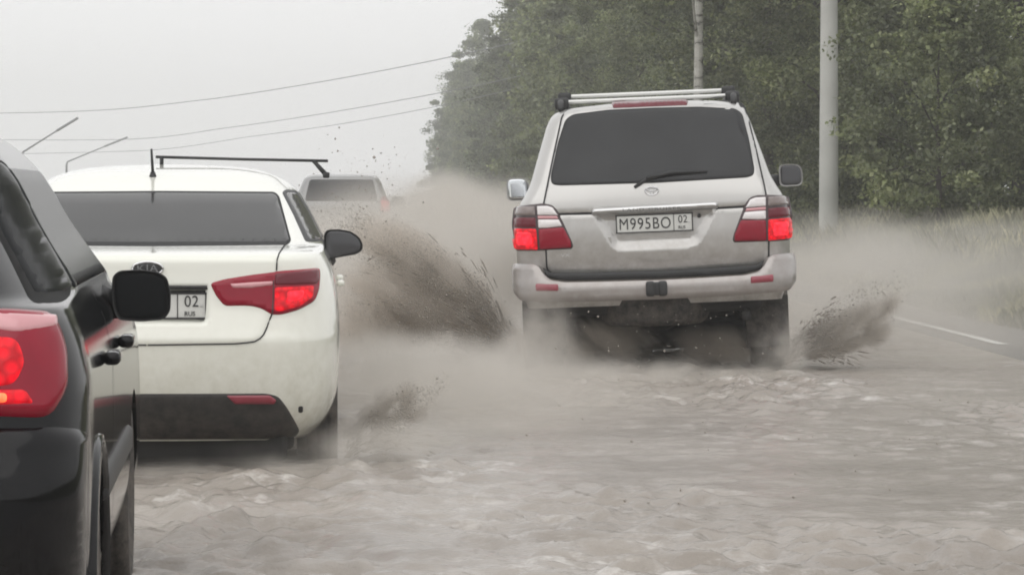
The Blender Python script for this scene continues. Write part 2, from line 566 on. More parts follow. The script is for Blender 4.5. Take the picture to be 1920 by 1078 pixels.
def text_obj(name, body, size, mat, parent, loc, rot=(R(90), 0, 0), extrude=0.001, sx=1.0, space=1.0):
    cu = bpy.data.curves.new(name, 'FONT')
    cu.body = body; cu.size = size; cu.extrude = extrude; cu.align_x = 'CENTER'; cu.align_y = 'CENTER'; cu.space_character = space
    cu.offset = 0.0
    t = bpy.data.objects.new('tmp', cu); col.objects.link(t)
    bpy.context.view_layer.update()
    me = bpy.data.meshes.new_from_object(t.evaluated_get(bpy.context.evaluated_depsgraph_get()))
    bpy.data.objects.remove(t)
    me.materials.clear()
    o = link_mesh(name, me, mat, parent, smooth=False)
    o.location = loc; o.rotation_euler = rot; o.scale = (sx, 1, 1)
    return o

def wheel(parent, x, y, r, wd, side):
    """wheel > tyre tread mesh with a rim inside"""
    h = wd / 2
    prof = [(r * 0.66, -h * 0.8), (r * 0.8, -h), (r * 0.93, -h * 0.98), (r * 0.985, -h * 0.8), (r, -h * 0.55), (r * 0.99, -h * 0.5), (r, -h * 0.45),
            (r, -h * 0.05), (r * 0.985, 0), (r, h * 0.05), (r, h * 0.45), (r * 0.99, h * 0.5), (r, h * 0.55), (r * 0.985, h * 0.8), (r * 0.93, h * 0.98), (r * 0.8, h), (r * 0.66, h * 0.8)]
    e = empty('wheel', (x, y, r), (0, 0, 0), parent)
    lathe('tyre', prof, M['rubber'], e)
    V, F = [], []
    bm = bmesh.new()
    for k in range(5):
        a = 2 * math.pi * k / 5
        box_bm(bm, (side * h * 0.6, math.cos(a) * r * 0.36, math.sin(a) * r * 0.36), (0.03, r * 0.6, r * 0.17), 0.006, (a, 0, 0))
    bmesh.ops.create_cone(bm, cap_ends=True, segments=24, radius1=r * 0.16, radius2=r * 0.13, depth=0.05, matrix=Matrix.Translation((side * h * 0.6, 0, 0)) @ Matrix.Rotation(R(90), 4, 'Y'))
    bm_obj('rim', bm, M['rim'], e)
    lathe('rim_barrel', [(r * 0.67, -h * 0.8), (r * 0.62, -h * 0.5), (r * 0.6, 0), (r * 0.62, h * 0.6), (r * 0.67, h * 0.8)], M['rim'], e)
    return e

def side_mirror(parent, x0, x1, z0, z1, y, side, shell_mat, glass_mat, arm_from, top_round=0.5, outline=None):
    """door mirror > housing mesh with glass; outline x0..x1, z0..z1 seen from behind"""
    o = rnd([(x0, z0), (x1, z0), (x1, z1), (x0, z1)], [(z1 - z0) * 0.25, (z1 - z0) * 0.3, (z1 - z0) * top_round, (z1 - z0) * 0.25], 5)
    if outline: o = rnd(outline, 0.012, 3)
    Q = np.array(o); c = (Q.min(0) + Q.max(0)) / 2
    rings = [(0.0, 0.95), (-0.008, 1.0), (0.05, 1.0), (0.1, 0.9), (0.13, 0.7), (0.145, 0.4)]
    V, F = [], []
    n = len(Q)
    for (dy, k) in rings:
        for q in Q: p = c + (q - c) * k; V.append((p[0], y + dy, p[1]))
    for i in range(len(rings) - 1):
        for k in range(n): F.append((i * n + k, i * n + (k + 1) % n, (i + 1) * n + (k + 1) % n, (i + 1) * n + k))
    F.append(tuple((len(rings) - 1) * n + k for k in range(n)))
    F.append(tuple(range(n)))
    h = pyobj('side_mirror', V, F, shell_mat, parent)
    bm = bmesh.new(); bm.from_mesh(h.data); bmesh.ops.recalc_face_normals(bm, faces=bm.faces); bm.to_mesh(h.data); bm.free()
    G = [(c[0] + (q[0] - c[0]) * 0.88, c[1] + (q[1] - c[1]) * 0.88) for q in Q]
    patch('mirror_glass', G, flat(y - 0.004), REAR, glass_mat, h, off=0.003, bevel=0.012, res=0.05, skirt=0.006)
    tube('mirror_arm', [arm_from, ((x0 if side > 0 else x1), y + 0.05, z0 + (z1 - z0) * 0.3)], [0.06, 0.045], M['plastic'], h)
    return h

# ------------------------------------------------------------------ the setting: ground, road, flood water, verge
def vnoise(x, y, seed=0):
    r = np.random.default_rng(seed)
    T = r.random((256, 256))
    xi = np.floor(x).astype(int); yi = np.floor(y).astype(int)
    fx = x - xi; fy = y - yi
    fx = fx * fx * (3 - 2 * fx); fy = fy * fy * (3 - 2 * fy)
    a = T[xi & 255, yi & 255]; b = T[(xi + 1) & 255, yi & 255]; c = T[xi & 255, (yi + 1) & 255]; d = T[(xi + 1) & 255, (yi + 1) & 255]
    return (a * (1 - fx) + b * fx) * (1 - fy) + (c * (1 - fx) + d * fx) * fy

def fbm(x, y, seed=0, oct=4, lac=2.03, gain=0.5):
    s = 0; a = 1; n = 0
    for k in range(oct):
        s = s + a * vnoise(x, y, seed + k * 11); n += a
        x = x * lac + 3.7; y = y * lac + 1.3; a *= gain
    return s / n

def grid_mesh(name, xs, ys, zf):
    X, Y = np.meshgrid(xs, ys)
    Z = zf(X, Y)
    V = np.stack([X.ravel(), Y.ravel(), Z.ravel()], 1)
    nx, ny = len(xs), len(ys)
    i = np.arange(nx - 1)[None, :] + nx * np.arange(ny - 1)[:, None]
    F = np.stack([i, i + 1, i + 1 + nx, i + nx], -1).reshape(-1, 4)
    return npmesh(name, V, F)

def road_z(x): return np.interp(x, [-40, 2.6, 4.9, 7.0], [-0.055, -0.055, 0.006, 0.03])
def bank_z(x, y): return np.interp(x, [5.5, 6.3, 7.6, 9.0, 14, 40], [0.0, 0.05, 0.34, 0.58, 0.80, 1.0]) + 0.10 * (fbm(x * 0.7, y * 0.25, 5) - 0.5) * np.clip((x - 5.6) / 1.5, 0, 1)

ground_m = pmat('soil', (0.10, 0.105, 0.075), 0.95, noise=0.4, nscale=0.4, bump=0.3, bscale=3)
g = link_mesh('ground', grid_mesh('ground', np.linspace(-760, 760, 21), np.linspace(-60, 900, 21), lambda x, y: x * 0 - 0.25), ground_m)
tag(g, 'flat ground running out to the horizon', kind='structure')

asphalt = pmat('wet_asphalt', (0.15, 0.142, 0.132), 0.35, noise=0.3, nscale=1.5, bump=0.25, bscale=40, spec=0.6)
ys_r = np.concatenate([np.linspace(-30, 80, 56), np.linspace(90, 890, 28)])
o = link_mesh('road', grid_mesh('road', np.array([-9, -4, 0, 2.6, 3.0, 3.5, 4.0, 4.3, 5.0, 6.0, 7.0]), ys_r, lambda x, y: road_z(x)), asphalt)
tag(o, 'wet asphalt road surface', kind='structure')

def line_piece(name, x0, x1, y0, y1, n=12):
    ys = np.linspace(y0, y1, n); V, F = [], []
    for y in ys:
        j = 0.008 * math.sin(y * 3.1)
        V += [(x0 + j, y, float(road_z(x0)) + 0.005), (x1 + j, y, float(road_z(x1)) + 0.005)]
    for i in range(n - 1): F.append((2 * i, 2 * i + 1, 2 * i + 3, 2 * i + 2))
    return pyobj(name, V, F, M['line'])
tag(line_piece('edge_line', 4.95, 5.05, 27.4, 35.0), 'white painted edge line on the wet road', kind='structure')

# flood water: one sheet with real waves
wave_dirs = []
wr = np.random.default_rng(3)
for k in range(80):
    lam = 0.09 * (0.55 / 0.09) ** wr.random()
    ang = wr.normal(R(90), 0.9)
    wave_dirs.append((2 * math.pi / lam * math.cos(ang), 2 * math.pi / lam * math.sin(ang), wr.random() * 6.28, 0.0036 * lam ** 0.55))
def water_z(x, y):
    z = np.zeros_like(x)
    wx = x + 0.25 * (fbm(x * 1.3, y * 1.3, 21) - 0.5); wy = y + 0.5 * (fbm(x * 1.1 + 9, y * 0.8, 22) - 0.5)
    for (kx, ky, ph, a) in wave_dirs: z += a * np.sin(kx * wx + ky * wy + ph)
    calm = smooth01((fbm(x * 0.55 + 4, y * 0.28, 31, 3) - 0.36) / 0.28)
    chop = (fbm(x * 5.5, y * 4.5, 41, 3) - 0.5) * 0.024 + (np.abs(fbm(x * 8, y * 9, 47, 2) - 0.5)) * -0.030
    amp = 0.30 + 1.25 * calm
    far = np.clip((90 - y) / 60, 0.25, 1)
    z = (z + chop) * amp * far
    # wake ridges thrown by the wheels of the two cars ahead
    for (cx, y0) in ((1.05, 23.0), (2.55, 23.0), (-1.75, 15.2), (-0.35, 15.2)):
        beh = np.clip((y0 - y) / 6.0, 0, 1); 
        spread = 0.18 + 0.35 * beh
        z += 0.030 * np.exp(-((np.abs(x - cx) - spread) / 0.14) ** 2) * (y < y0) * (1 - beh) * (0.4 + 1.2 * fbm(x * 4, y * 3, 51, 3))
    edge = np.clip((4.7 - x) / 0.9, 0, 1)
    return z * edge
ysn = [6.0]
while ysn[-1] < 190: ysn.append(ysn[-1] + (0.03 if ysn[-1] < 27 else 0.03 + (ysn[-1] - 27) * 0.02))
xsn = np.concatenate([np.linspace(-9, -3.4, 20), np.arange(-3.3, 4.95, 0.03)])
wm, wnt, wb = new_mat('muddy_water')
tc = wnt.nodes.new('ShaderNodeTexCoord')
def tex_noise(nt, vec, scale, detail=5, rough=0.55, sc=(1, 1, 1)):
    mp = nt.nodes.new('ShaderNodeMapping'); mp.inputs['Scale'].default_value = sc
    n = nt.nodes.new('ShaderNodeTexNoise'); n.inputs['Scale'].default_value = scale; n.inputs['Detail'].default_value = detail; n.inputs['Roughness'].default_value = rough
    nt.links.new(vec, mp.inputs['Vector']); nt.links.new(mp.outputs[0], n.inputs['Vector'])
    return n.outputs['Fac']
def ramp(nt, fac, stops):
    r = nt.nodes.new('ShaderNodeValToRGB'); e = r.color_ramp.elements
    while len(e) < len(stops): e.new(0.5)
    for k, (p, c) in enumerate(stops): e[k].position = p; e[k].color = (*c, 1)
    nt.links.new(fac, r.inputs['Fac']); return r.outputs['Color']
mud_c = ramp(wnt, tex_noise(wnt, tc.outputs['Object'], 0.7, 4), [(0.3, (0.23, 0.203, 0.174)), (0.5, (0.30, 0.268, 0.235)), (0.72, (0.37, 0.335, 0.298))])
foam_f = ramp(wnt, tex_noise(wnt, tc.outputs['Object'], 6.5, 9, 0.75, (0.55, 0.45, 1)), [(0.52, (0, 0, 0)), (0.62, (1, 1, 1))])
fm = wnt.nodes.new('ShaderNodeMix'); fm.data_type = 'RGBA'
sc_ = wnt.nodes.new('ShaderNodeMath'); sc_.operation = 'MULTIPLY'; sc_.inputs[1].default_value = 0.72
zone = ramp(wnt, tex_noise(wnt, tc.outputs['Object'], 0.42, 3, 0.6, (1.0, 0.6, 1)), [(0.46, (0.08, 0.08, 0.08)), (0.62, (1, 1, 1))])
zm = wnt.nodes.new('ShaderNodeMath'); zm.operation = 'MULTIPLY'
wnt.links.new(foam_f, zm.inputs[0]); wnt.links.new(zone, zm.inputs[1]); wnt.links.new(zm.outputs[0], sc_.inputs[0]); wnt.links.new(sc_.outputs[0], fm.inputs['Factor'])
wnt.links.new(mud_c, fm.inputs['A']); fm.inputs['B'].default_value = (0.66, 0.625, 0.59, 1)
wnt.links.new(fm.outputs['Result'], wb.inputs['Base Color'])
wb.inputs['Roughness'].default_value = 0.16
wb.inputs['IOR'].default_value = 1.33
wb.inputs['Specular IOR Level'].default_value = 0.5
bp = wnt.nodes.new('ShaderNodeBump'); bp.inputs['Strength'].default_value = 0.8; bp.inputs['Distance'].default_value = 0.012
wnt.links.new(tex_noise(wnt, tc.outputs['Object'], 26, 5, 0.65, (0.7, 1, 1)), bp.inputs['Height'])
wnt.links.new(bp.outputs[0], wb.inputs['Normal'])
o = link_mesh('flood_water', grid_mesh('flood_water', xsn, np.array(ysn), water_z), wm)
tag(o, 'brown choppy flood water covering the road', kind='structure')

verge_m = pmat('verge_soil', (0.11, 0.115, 0.07), 0.95, noise=0.4, nscale=1.2, bump=0.4, bscale=10)
xs_v = np.array([5.55, 5.9, 6.3, 6.7, 7.1, 7.6, 8.2, 9, 10, 12, 14, 20, 40])
o = link_mesh('verge', grid_mesh('verge', xs_v, np.concatenate([np.linspace(-30, 130, 110), np.linspace(135, 890, 30)]), lambda x, y: np.where(x < 5.6, -0.1, bank_z(x, y) + 0.02)), verge_m)
tag(o, 'grassy bank rising beside the road', kind='structure')

# grass on the bank: blades nobody could count
def blades(n, xr, yr, hr, wd, seed):
    r = np.random.default_rng(seed)
    x = r.uniform(*xr, n); y = yr[0] * (yr[1] / yr[0]) ** r.random(n)
    h = r.uniform(*hr, n) * (0.6 + 0.8 * fbm(x * 1.2, y * 0.5, 77)); a = r.uniform(0, 2 * math.pi, n); w = wd * r.uniform(0.6, 1.4, n)
    z = bank_z(x, y); lean = r.uniform(0.1, 0.6, n) * h; la = r.uniform(0, 2 * math.pi, n)
    dx, dy = np.cos(a) * w, np.sin(a) * w
    lx, ly = np.cos(la) * lean, np.sin(la) * lean
    V = np.stack([np.stack([x - dx, y - dy, z], 1), np.stack([x + dx, y + dy, z], 1),
                  np.stack([x + dx * 0.7 + lx * 0.35, y + dy * 0.7 + ly * 0.35, z + h * 0.6], 1), np.stack([x + lx, y + ly, z + h], 1)], 1).reshape(-1, 3)
    b = 4 * np.arange(n)[:, None]
    return V, np.concatenate([b + [0, 1, 2], b + [0, 2, 3]], 0)

def leaf_mat(name, c1, c2, c3, trans=0.35):
    m, nt, b = new_mat(name)
    nt.nodes.remove(b)
    out = nt.nodes['Material Output']
    geo = nt.nodes.new('ShaderNodeNewGeometry'); oi = nt.nodes.new('ShaderNodeObjectInfo')
    cr = ramp(nt, geo.outputs['Random Per Island'], [(0.0, c1), (0.55, c2), (1.0, c3)])
    tc_ = nt.nodes.new('ShaderNodeTexCoord')
    tone = ramp(nt, tex_noise(nt, tc_.outputs['Object'], 0.7, 3), [(0.35, (0.5, 0.52, 0.5)), (0.5, (1.0, 1.0, 1.0)), (0.64, (2.0, 1.95, 1.8))])
    mm = nt.nodes.new('ShaderNodeMix'); mm.data_type = 'RGBA'; mm.blend_type = 'MULTIPLY'; mm.inputs['Factor'].default_value = 1.0
    nt.links.new(cr, mm.inputs['A']); nt.links.new(tone, mm.inputs['B']); cr = mm.outputs['Result']
    hs = nt.nodes.new('ShaderNodeHueSaturation')
    mr = nt.nodes.new('ShaderNodeMapRange'); mr.inputs[3].default_value = 0.75; mr.inputs[4].default_value = 1.2
    nt.links.new(oi.outputs['Random'], mr.inputs[0]); nt.links.new(mr.outputs[0], hs.inputs['Value']); nt.links.new(cr, hs.inputs['Color'])
    pb = nt.nodes.new('ShaderNodeBsdfPrincipled'); pb.inputs['Roughness'].default_value = 0.45
    tr = nt.nodes.new('ShaderNodeBsdfTranslucent'); mx = nt.nodes.new('ShaderNodeMixShader'); mx.inputs[0].default_value = trans
    nt.links.new(hs.outputs[0], pb.inputs['Base Color']); nt.links.new(hs.outputs[0], tr.inputs['Color'])
    nt.links.new(pb.outputs[0], mx.inputs[1]); nt.links.new(tr.outputs[0], mx.inputs[2]); nt.links.new(mx.outputs[0], out.inputs['Surface'])
    return m
M['grass'] = leaf_mat('grass', (0.16, 0.16, 0.105), (0.235, 0.23, 0.16), (0.33, 0.315, 0.235))
M['leaf_a'] = leaf_mat('leaf_dark', (0.075, 0.096, 0.044), (0.125, 0.150, 0.072), (0.21, 0.232, 0.135))
M['leaf_b'] = leaf_mat('leaf_olive', (0.095, 0.116, 0.05), (0.155, 0.180, 0.084), (0.25, 0.268, 0.155))
M['leaf_w'] = leaf_mat('leaf_weed', (0.10, 0.11, 0.06), (0.17, 0.175, 0.11), (0.30, 0.29, 0.21))
V1, F1 = blades(110000, (5.65, 9.2), (24, 150), (0.07, 0.18), 0.006, 1)
V2, F2 = blades(30000, (7.2, 10.5), (30, 150), (0.15, 0.42), 0.008, 2)
o = link_mesh('grass', npmesh('grass', np.concatenate([V1, V2]), np.concatenate([F1, F2 + len(V1)])), M['grass'], smooth=False)
tag(o, 'rough pale grass growing on the roadside bank', 'grass', kind='stuff')

# ------------------------------------------------------------------ trees
def leaves(C, size, r):
    """leaf quads centred on C with random attitudes"""
    n = len(C)
    d = r.normal(size=(n, 3)); d[:, 2] = d[:, 2] * 0.6 - 0.25; d /= np.linalg.norm(d, axis=1)[:, None]
    u = r.normal(size=(n, 3)); s = np.cross(d, u); s /= np.linalg.norm(s, axis=1)[:, None]
    L = (size * r.uniform(0.6, 1.4, n))[:, None]
    nrm = np.cross(d, s)
    V = np.stack([C - d * L * 0.5, C + s * L * 0.32 + nrm * L * 0.08, C + d * L * 0.55, C - s * L * 0.32 + nrm * L * 0.08], 1).reshape(-1, 3)
    b = 4 * np.arange(n)[:, None]
    return V, b + np.array([0, 1, 2, 3])

def make_crown(seed, H, z0, rad, nclump, nleaf, lsize, clump_r, ragged=0.25):
    r = np.random.default_rng(seed)
    C, tips = [], []
    for k in range(nclump):
        t = r.random() ** 0.9
        zz = z0 + (H - z0) * t
        a = r.uniform(0, 2 * math.pi)
        env = rad * (np.interp(t, [0, 0.2, 0.5, 0.8, 1], [0.75, 1.0, 0.95, 0.65, 0.15])) * (1 + ragged * math.sin(3 * a + 2.5 * zz + seed) + ragged * 0.6 * math.sin(5 * a - 1.7 * zz))
        q = env * r.random() ** 0.4
        c = np.array([q * math.cos(a), q * math.sin(a), zz])
        tips.append(c)
        m = int(nleaf * r.uniform(0.5, 1.5)); cr = clump_r * r.uniform(0.45, 1.4)
        p = r.normal(size=(m, 3)); p /= np.linalg.norm(p, axis=1)[:, None] + 1e-9
        p *= (r.random(m) ** 0.45)[:, None] * cr
        p[:, 2] *= 0.55
        C.append(c + p)
    C = np.concatenate(C)
    V, F = leaves(C, lsize, r)
    return npmesh('crown', V, F), tips

def make_trunk(seed, H, rad, tips, nlimb=14):
    r = np.random.default_rng(seed)
    V, F = [], []
    def add(pts, rads, seg):
        v, f = tube_data(pts, rads, seg); b = len(V)
        V.extend(v); F.extend([tuple(b + i for i in q) for q in f])
    pts = [(0.12 * math.sin(0.5 * z + seed) * z / H, 0.12 * math.cos(0.4 * z + seed) * z / H, z) for z in np.linspace(-0.4, H * 0.95, 12)]
    add(pts, list(np.linspace(rad * 1.15, rad * 0.15, 12)), 10)
    for k in r.choice(len(tips), min(nlimb, len(tips)), replace=False):
        t = tips[k]; zb = max(0.8, t[2] - 0.5 * math.hypot(t[0], t[1]) - 0.4)
        b = np.array([0, 0, zb]); mid = (b + t) / 2 + np.array([0, 0, 0.15])
        add([b, mid, t], [rad * 0.3, rad * 0.18, 0.02], 6)
    me = bpy.data.meshes.new('trunk'); me.from_pydata([tuple(map(float, v)) for v in V], [], F); me.update()
    return me

protos = []
for k, (H, z0, rad) in enumerate([(13.0, 1.0, 2.6), (14.5, 1.8, 2.9), (11.5, 0.6, 2.4), (15.0, 2.4, 2.7)]):
    cm, tips = make_crown(100 + k, H, z0, rad, 260, 230, 0.095, 0.62)
    tm = make_trunk(200 + k, H, 0.16, tips)
    cm.materials.append(M['leaf_a'] if k % 2 == 0 else M['leaf_b']); tm.materials.append(M['bark'])
    tm.polygons.foreach_set('use_smooth', np.ones(len(tm.polygons), dtype=bool))
    protos.append((cm, tm))
far_protos = []
for k, (H, z0, rad) in enumerate([(13.0, 0.8, 2.7), (11.0, 0.5, 2.4), (14.5, 1.0, 2.8)]):
    cm, tips = make_crown(150 + k, H, z0, rad, 120, 160, 0.20, 0.95, 0.42)
    tm = make_trunk(250 + k, H, 0.16, tips)
    cm.materials.append(M['leaf_a'] if k % 2 == 0 else M['leaf_b']); tm.materials.append(M['bark'])
    far_protos.append((cm, tm))
shrub_protos = []
for k in range(2):
    cm, tips = make_crown(300 + k, 3.6, 0.15, 1.5, 90, 170, 0.08, 0.42)
    tm = make_trunk(310 + k, 3.2, 0.05, tips, 8)
    cm.materials.append(M['leaf_b']); tm.materials.append(M['bark'])
    shrub_protos.append((cm, tm))

def place_plant(name, proto, x, y, sc, rot, label, cat, group):
    e = empty(name, (x, y, float(bank_z(np.array([x]), np.array([y]))[0])), (0, 0, rot))
    e.scale = (sc, sc, sc)
    tag(e, label, cat, group)
    for nm, me in (('trunk', proto[1]), ('crown', proto[0])):
        c = bpy.data.objects.new(nm, me); col.objects.link(c); c.parent = e
    return e

tr = np.random.default_rng(11)
rows = []
y = 66.0
while y < 470:                                       # front row, edge of the wood
    rows.append((9.1 + tr.uniform(-0.6, 0.8) * (1 if y < 110 else 1.7), y, 0)); y += tr.uniform(4.0, 6.5) * (1 + y / 300)
y = 55.0
while y < 300:
    rows.append((12.8 + tr.uniform(-0.8, 0.8), y, 1)); y += tr.uniform(4.5, 7.0) * (1 + y / 300)
y = 60.0
while y < 200:
    rows.append((17.5 + tr.uniform(-1, 1), y, 2)); y += tr.uniform(5.0, 8.0) * (1 + y / 200)
for i, (x, y, k) in enumerate(rows):
    lab = ('leafy tree at the road edge of the dense dark wood', 'leafy tree standing inside the dark wood behind its edge trees', 'leafy tree deep in the dark wood beyond the pole')[k]
    place_plant('tree', protos[int(tr.integers(4))] if y < 120 else far_protos[int(tr.integers(3))], x, y, tr.uniform(0.78, 1.14) if y < 110 else tr.uniform(0.62, 1.16), tr.uniform(0, 6.28), lab, 'tree', lab.replace('leafy tree', 'trees'))
y = 52.0
while y < 210:
    lab = 'low leafy bush along the foot of the wood'
    place_plant('bush', shrub_protos[int(tr.integers(2))], 9.4 + tr.uniform(-0.7, 1.6), y, tr.uniform(0.7, 1.15), tr.uniform(0, 6.28), lab, 'bush', 'bushes at the foot of the wood')
    y += tr.uniform(1.6, 3.4)

# pale birch stems that show against the dark foliage
def birch_mat():
    m, nt, b = new_mat('birch_bark')
    t = nt.nodes.new('ShaderNodeTexCoord')
    c = ramp(nt, tex_noise(nt, t.outputs['Object'], 3.0, 6, 0.7, (1, 1, 2.5)), [(0.38, (0.07, 0.065, 0.055)), (0.47, (0.42, 0.41, 0.37)), (0.7, (0.55, 0.54, 0.50))])
    nt.links.new(c, b.inputs['Base Color']); b.inputs['Roughness'].default_value = 0.8
    return m
M['birch'] = birch_mat()
def birch(x, y, rad, H, label, seed):
    cm, tips = make_crown(seed, H, 5.0, 1.7, 70, 70, 0.15, 0.5)
    tm = make_trunk(seed + 1, H, rad, tips, 8)
    cm.materials.append(M['leaf_b']); tm.materials.append(M['birch'])
    place_plant('birch_tree', (cm, tm), x, y, 1.0, 0.0, label, 'tree', None)
birch(6.15, 67.0, 0.11, 13.0, 'birch tree with pale trunk rising behind the silver off-roader', 401)
birch(9.9, 56.5, 0.05, 8.0, 'slender young birch with thin pale stem by the verge weeds', 411)

# ------------------------------------------------------------------ lighting pole on the verge
e = empty('lamp_post', (7.75, 59.3, 0.30))
tag(e, 'tall pale grey round pole standing on the grassy verge', 'pole')
lathe('shaft', [(0.0, -0.6), (0.175, -0.6), (0.172, 0.0), (0.165, 1.5), (0.150, 4.0), (0.12, 8.5), (0.11, 9.0), (0.0, 9.01)], M['pole'], e, axis='z', seg=28)
lathe('base_collar', [(0.178, -0.1), (0.21, -0.1), (0.21, 0.12), (0.19, 0.16), (0.17, 0.17)], M['pole'], e, axis='z', seg=28)
tube('arm', [(0, 0, 8.9), (-0.5, 0, 9.5), (-1.6, 0, 9.8)], 0.04, M['lamp_metal'], e)
box('lamp_head', (-1.85, 0, 9.82), (0.6, 0.22, 0.12), M['lamp_metal'], e, 0.03)

# far street lamps on the other side, arms reaching over the road
def street_lamp(D, px_post, px_tip, y_post, y_tip, label):
    s = FPX / D
    x0, x1 = (px_post - VPX) / s, (px_tip - VPX) / s
    z0, z1 = CAMH + (HY - y_post) / s, CAMH + (HY - y_tip) / s
    e = empty('street_lamp', (x0, D, -0.25)); tag(e, label, 'street lamp', 'street lamps on the far side of the road')
    b = 0.25
    tube('post', [(0, 0, 0), (0, 0, z0 + b - 0.3), (0.08, 0, z0 + b)], [0.13, 0.09, 0.07], M['lamp_metal'], e)
    k = 0.62
    tube('arm', [(0.08, 0, z0 + b), ((x1 - x0) * k, 0, z0 + b + (z1 - z0) * k)], [0.06, 0.05], M['lamp_metal'], e)
    a = math.atan2(z1 - z0, x1 - x0); L = math.hypot(x1 - x0, z1 - z0) * (1 - k)
    box('lamp_head', ((x0 * 0 + (x1 - x0) * (1 + k) / 2), 0, z0 + b + (z1 - z0) * (1 + k) / 2), (L, 0.3, 0.16), M['lamp_metal'], e, 0.05, (0, -a, 0))
street_lamp(230, 45, 150, 286, 222, 'grey street lamp with slanting arm above the black car roof')
street_lamp(300, 128, 242, 304, 258, 'grey street lamp with slanting arm above the white sedan roof')

# overhead wires
def wire(pts, label, rad):
    P = []
    for (px, py, D) in pts:
        s = FPX / D; P.append(((px - VPX) / s, D, CAMH + (HY - py) / s))
    P = np.array(P); t = np.arange(len(P)); tq = np.linspace(0, len(P) - 1, 60)
    Q = np.stack([pchip(t, P[:, k], tq) for k in range(3)], 1)
    o = tube('overhead_wire', list(Q), rad, M['wire'], None, 5)
    tag(o, label, 'wire', 'overhead wires')
wire([(-1500, 186, 330), (-160, 216, 260), (170, 209, 240), (370, 190, 222), (600, 155, 200), (895, 97, 170), (1080, 52, 150)], 'highest of the three overhead wires crossing the grey sky', 0.022)
wire([(-1500, 232, 350), (-160, 262, 280), (240, 262, 255), (430, 240, 235), (600, 215, 215), (885, 163, 185), (1080, 118, 160)], 'middle of the three overhead wires crossing the grey sky', 0.02)
wire([(-1500, 262, 360), (-160, 292, 290), (250, 284, 265), (470, 257, 245), (640, 233, 225), (820, 200, 200), (1080, 140, 165)], 'lowest of the three overhead wires crossing the grey sky', 0.018)

# ------------------------------------------------------------------ silver off-roader
SUVD = 23.3
fr = Frame((( 1235 - VPX) / FPX * SUVD, SUVD, -0.03), R(-4.3), R(-2.3))
suv = empty('off_road_car', fr.loc, fr.rot)
tag(suv, 'silver off-road car with roof rack throwing spray from its wheels', 'car')
sh = Shell([  # z, half width, rear y, front y, corner width, corner depth, crown
    (0.50, 0.88, 0.16, 4.85, 0.10, 0.15, 0.04), (0.62, 0.92, 0.13, 4.88, 0.10, 0.15, 0.04), (0.73, 0.935, 0.06, 4.9, 0.10, 0.15, 0.04), (0.80, 0.942, 0.028, 4.9, 0.10, 0.15, 0.04), (0.88, 0.944, 0.010, 4.9, 0.10, 0.15, 0.04),
    (1.00, 0.945, 0.0, 4.88, 0.10, 0.16, 0.04), (1.14, 0.930, 0.005, 4.75, 0.10, 0.16, 0.04), (1.22, 0.905, 0.012, 4.3, 0.11, 0.16, 0.04),
    (1.29, 0.865, 0.025, 3.6, 0.11, 0.16, 0.045), (1.36, 0.830, 0.045, 3.4, 0.11, 0.16, 0.05), (1.50, 0.785, 0.10, 3.1, 0.11, 0.16, 0.05), (1.65, 0.738, 0.165, 2.9, 0.11, 0.16, 0.05),
    (1.77, 0.698, 0.21, 2.7, 0.11, 0.16, 0.05), (1.825, 0.665, 0.235, 2.6, 0.12, 0.16, 0.05), (1.855, 0.62, 0.26, 2.55, 0.14, 0.16, 0.06),
    (1.878, 0.53, 0.31, 2.5, 0.18, 0.16, 0.08), (1.893, 0.36, 0.44, 2.3, 0.15, 0.15, 0.1), (1.900, 0.10, 0.8, 2.0, 0.05, 0.1, 0.1)])
P = fr.poly
recess = rnd(P([(1109, 399), (1347, 389), (1312, 455), (1296, 462), (1163, 469), (1148, 464)]), [0.02, 0.02, 0.05, 0.06, 0.06, 0.05])
hole = inset(recess, -0.035)
sh.build('body', M['silver'], suv, holes=[hole], arches=[(0.98, 0.42, 0.47, 0.60, 1.1), (0.98, 0.42, 0.47, -1.1, -0.60), (3.83, 0.42, 0.47, 0.60, 1.1), (3.83, 0.42, 0.47, -1.1, -0.60)])
SR = sh.rear()
up_gate = rnd(P([(1021, 401), (1019, 388), (1036, 300), (1053, 218), (1064, 204), (1140, 192), (1222, 187), (1310, 183), (1386, 188), (1399, 198), (1418, 280), (1436, 365), (1437, 384), (1347, 389), (1228, 394), (1109, 399)]), 0.02)
lo_gate = rnd(P([(1021, 404), (1109, 402), (1228, 397), (1347, 392), (1437, 387), (1441, 440), (1441, 483), (1430, 497), (1240, 511), (1040, 520), (1026, 505)]), 0.02)
for gp in (up_gate, lo_gate):
    patch('gate_seam', inset(gp, -0.009), SR, REAR, M['seam'], suv, off=0.0015, bevel=0.0, res=0.05, skirt=0.0, base=0.001, feats=[(recess, -0.05, 0.02)] if gp is lo_gate else ())
ug = patch('upper_tailgate', up_gate, SR, REAR, M['silver'], suv, off=0.008, bevel=0.012, res=0.03, skirt=0.004)
lg = patch('lower_tailgate', lo_gate, SR, REAR, M['silver'], suv, off=0.008, bevel=0.012, res=0.02, skirt=0.004, feats=[(recess, -0.055, 0.045)])
# rear window
win = rnd(P([(1036, 345), (1035, 330), (1048, 268), (1061, 226), (1074, 217), (1140, 209), (1225, 205), (1310, 203), (1378, 206), (1390, 214), (1402, 262), (1412, 318), (1411, 328), (1400, 332), (1228, 342), (1050, 347)], 0.1), 0.03)
patch('window_seal', inset(win, -0.008), SR, REAR, M['seam'], ug, off=0.002, bevel=0.004, res=0.05, skirt=0.003, base=0.008)
patch('rear_window', win, SR, REAR, M['glass'], ug, off=0.004, bevel=0.008, res=0.05, skirt=0.002, base=0.008)
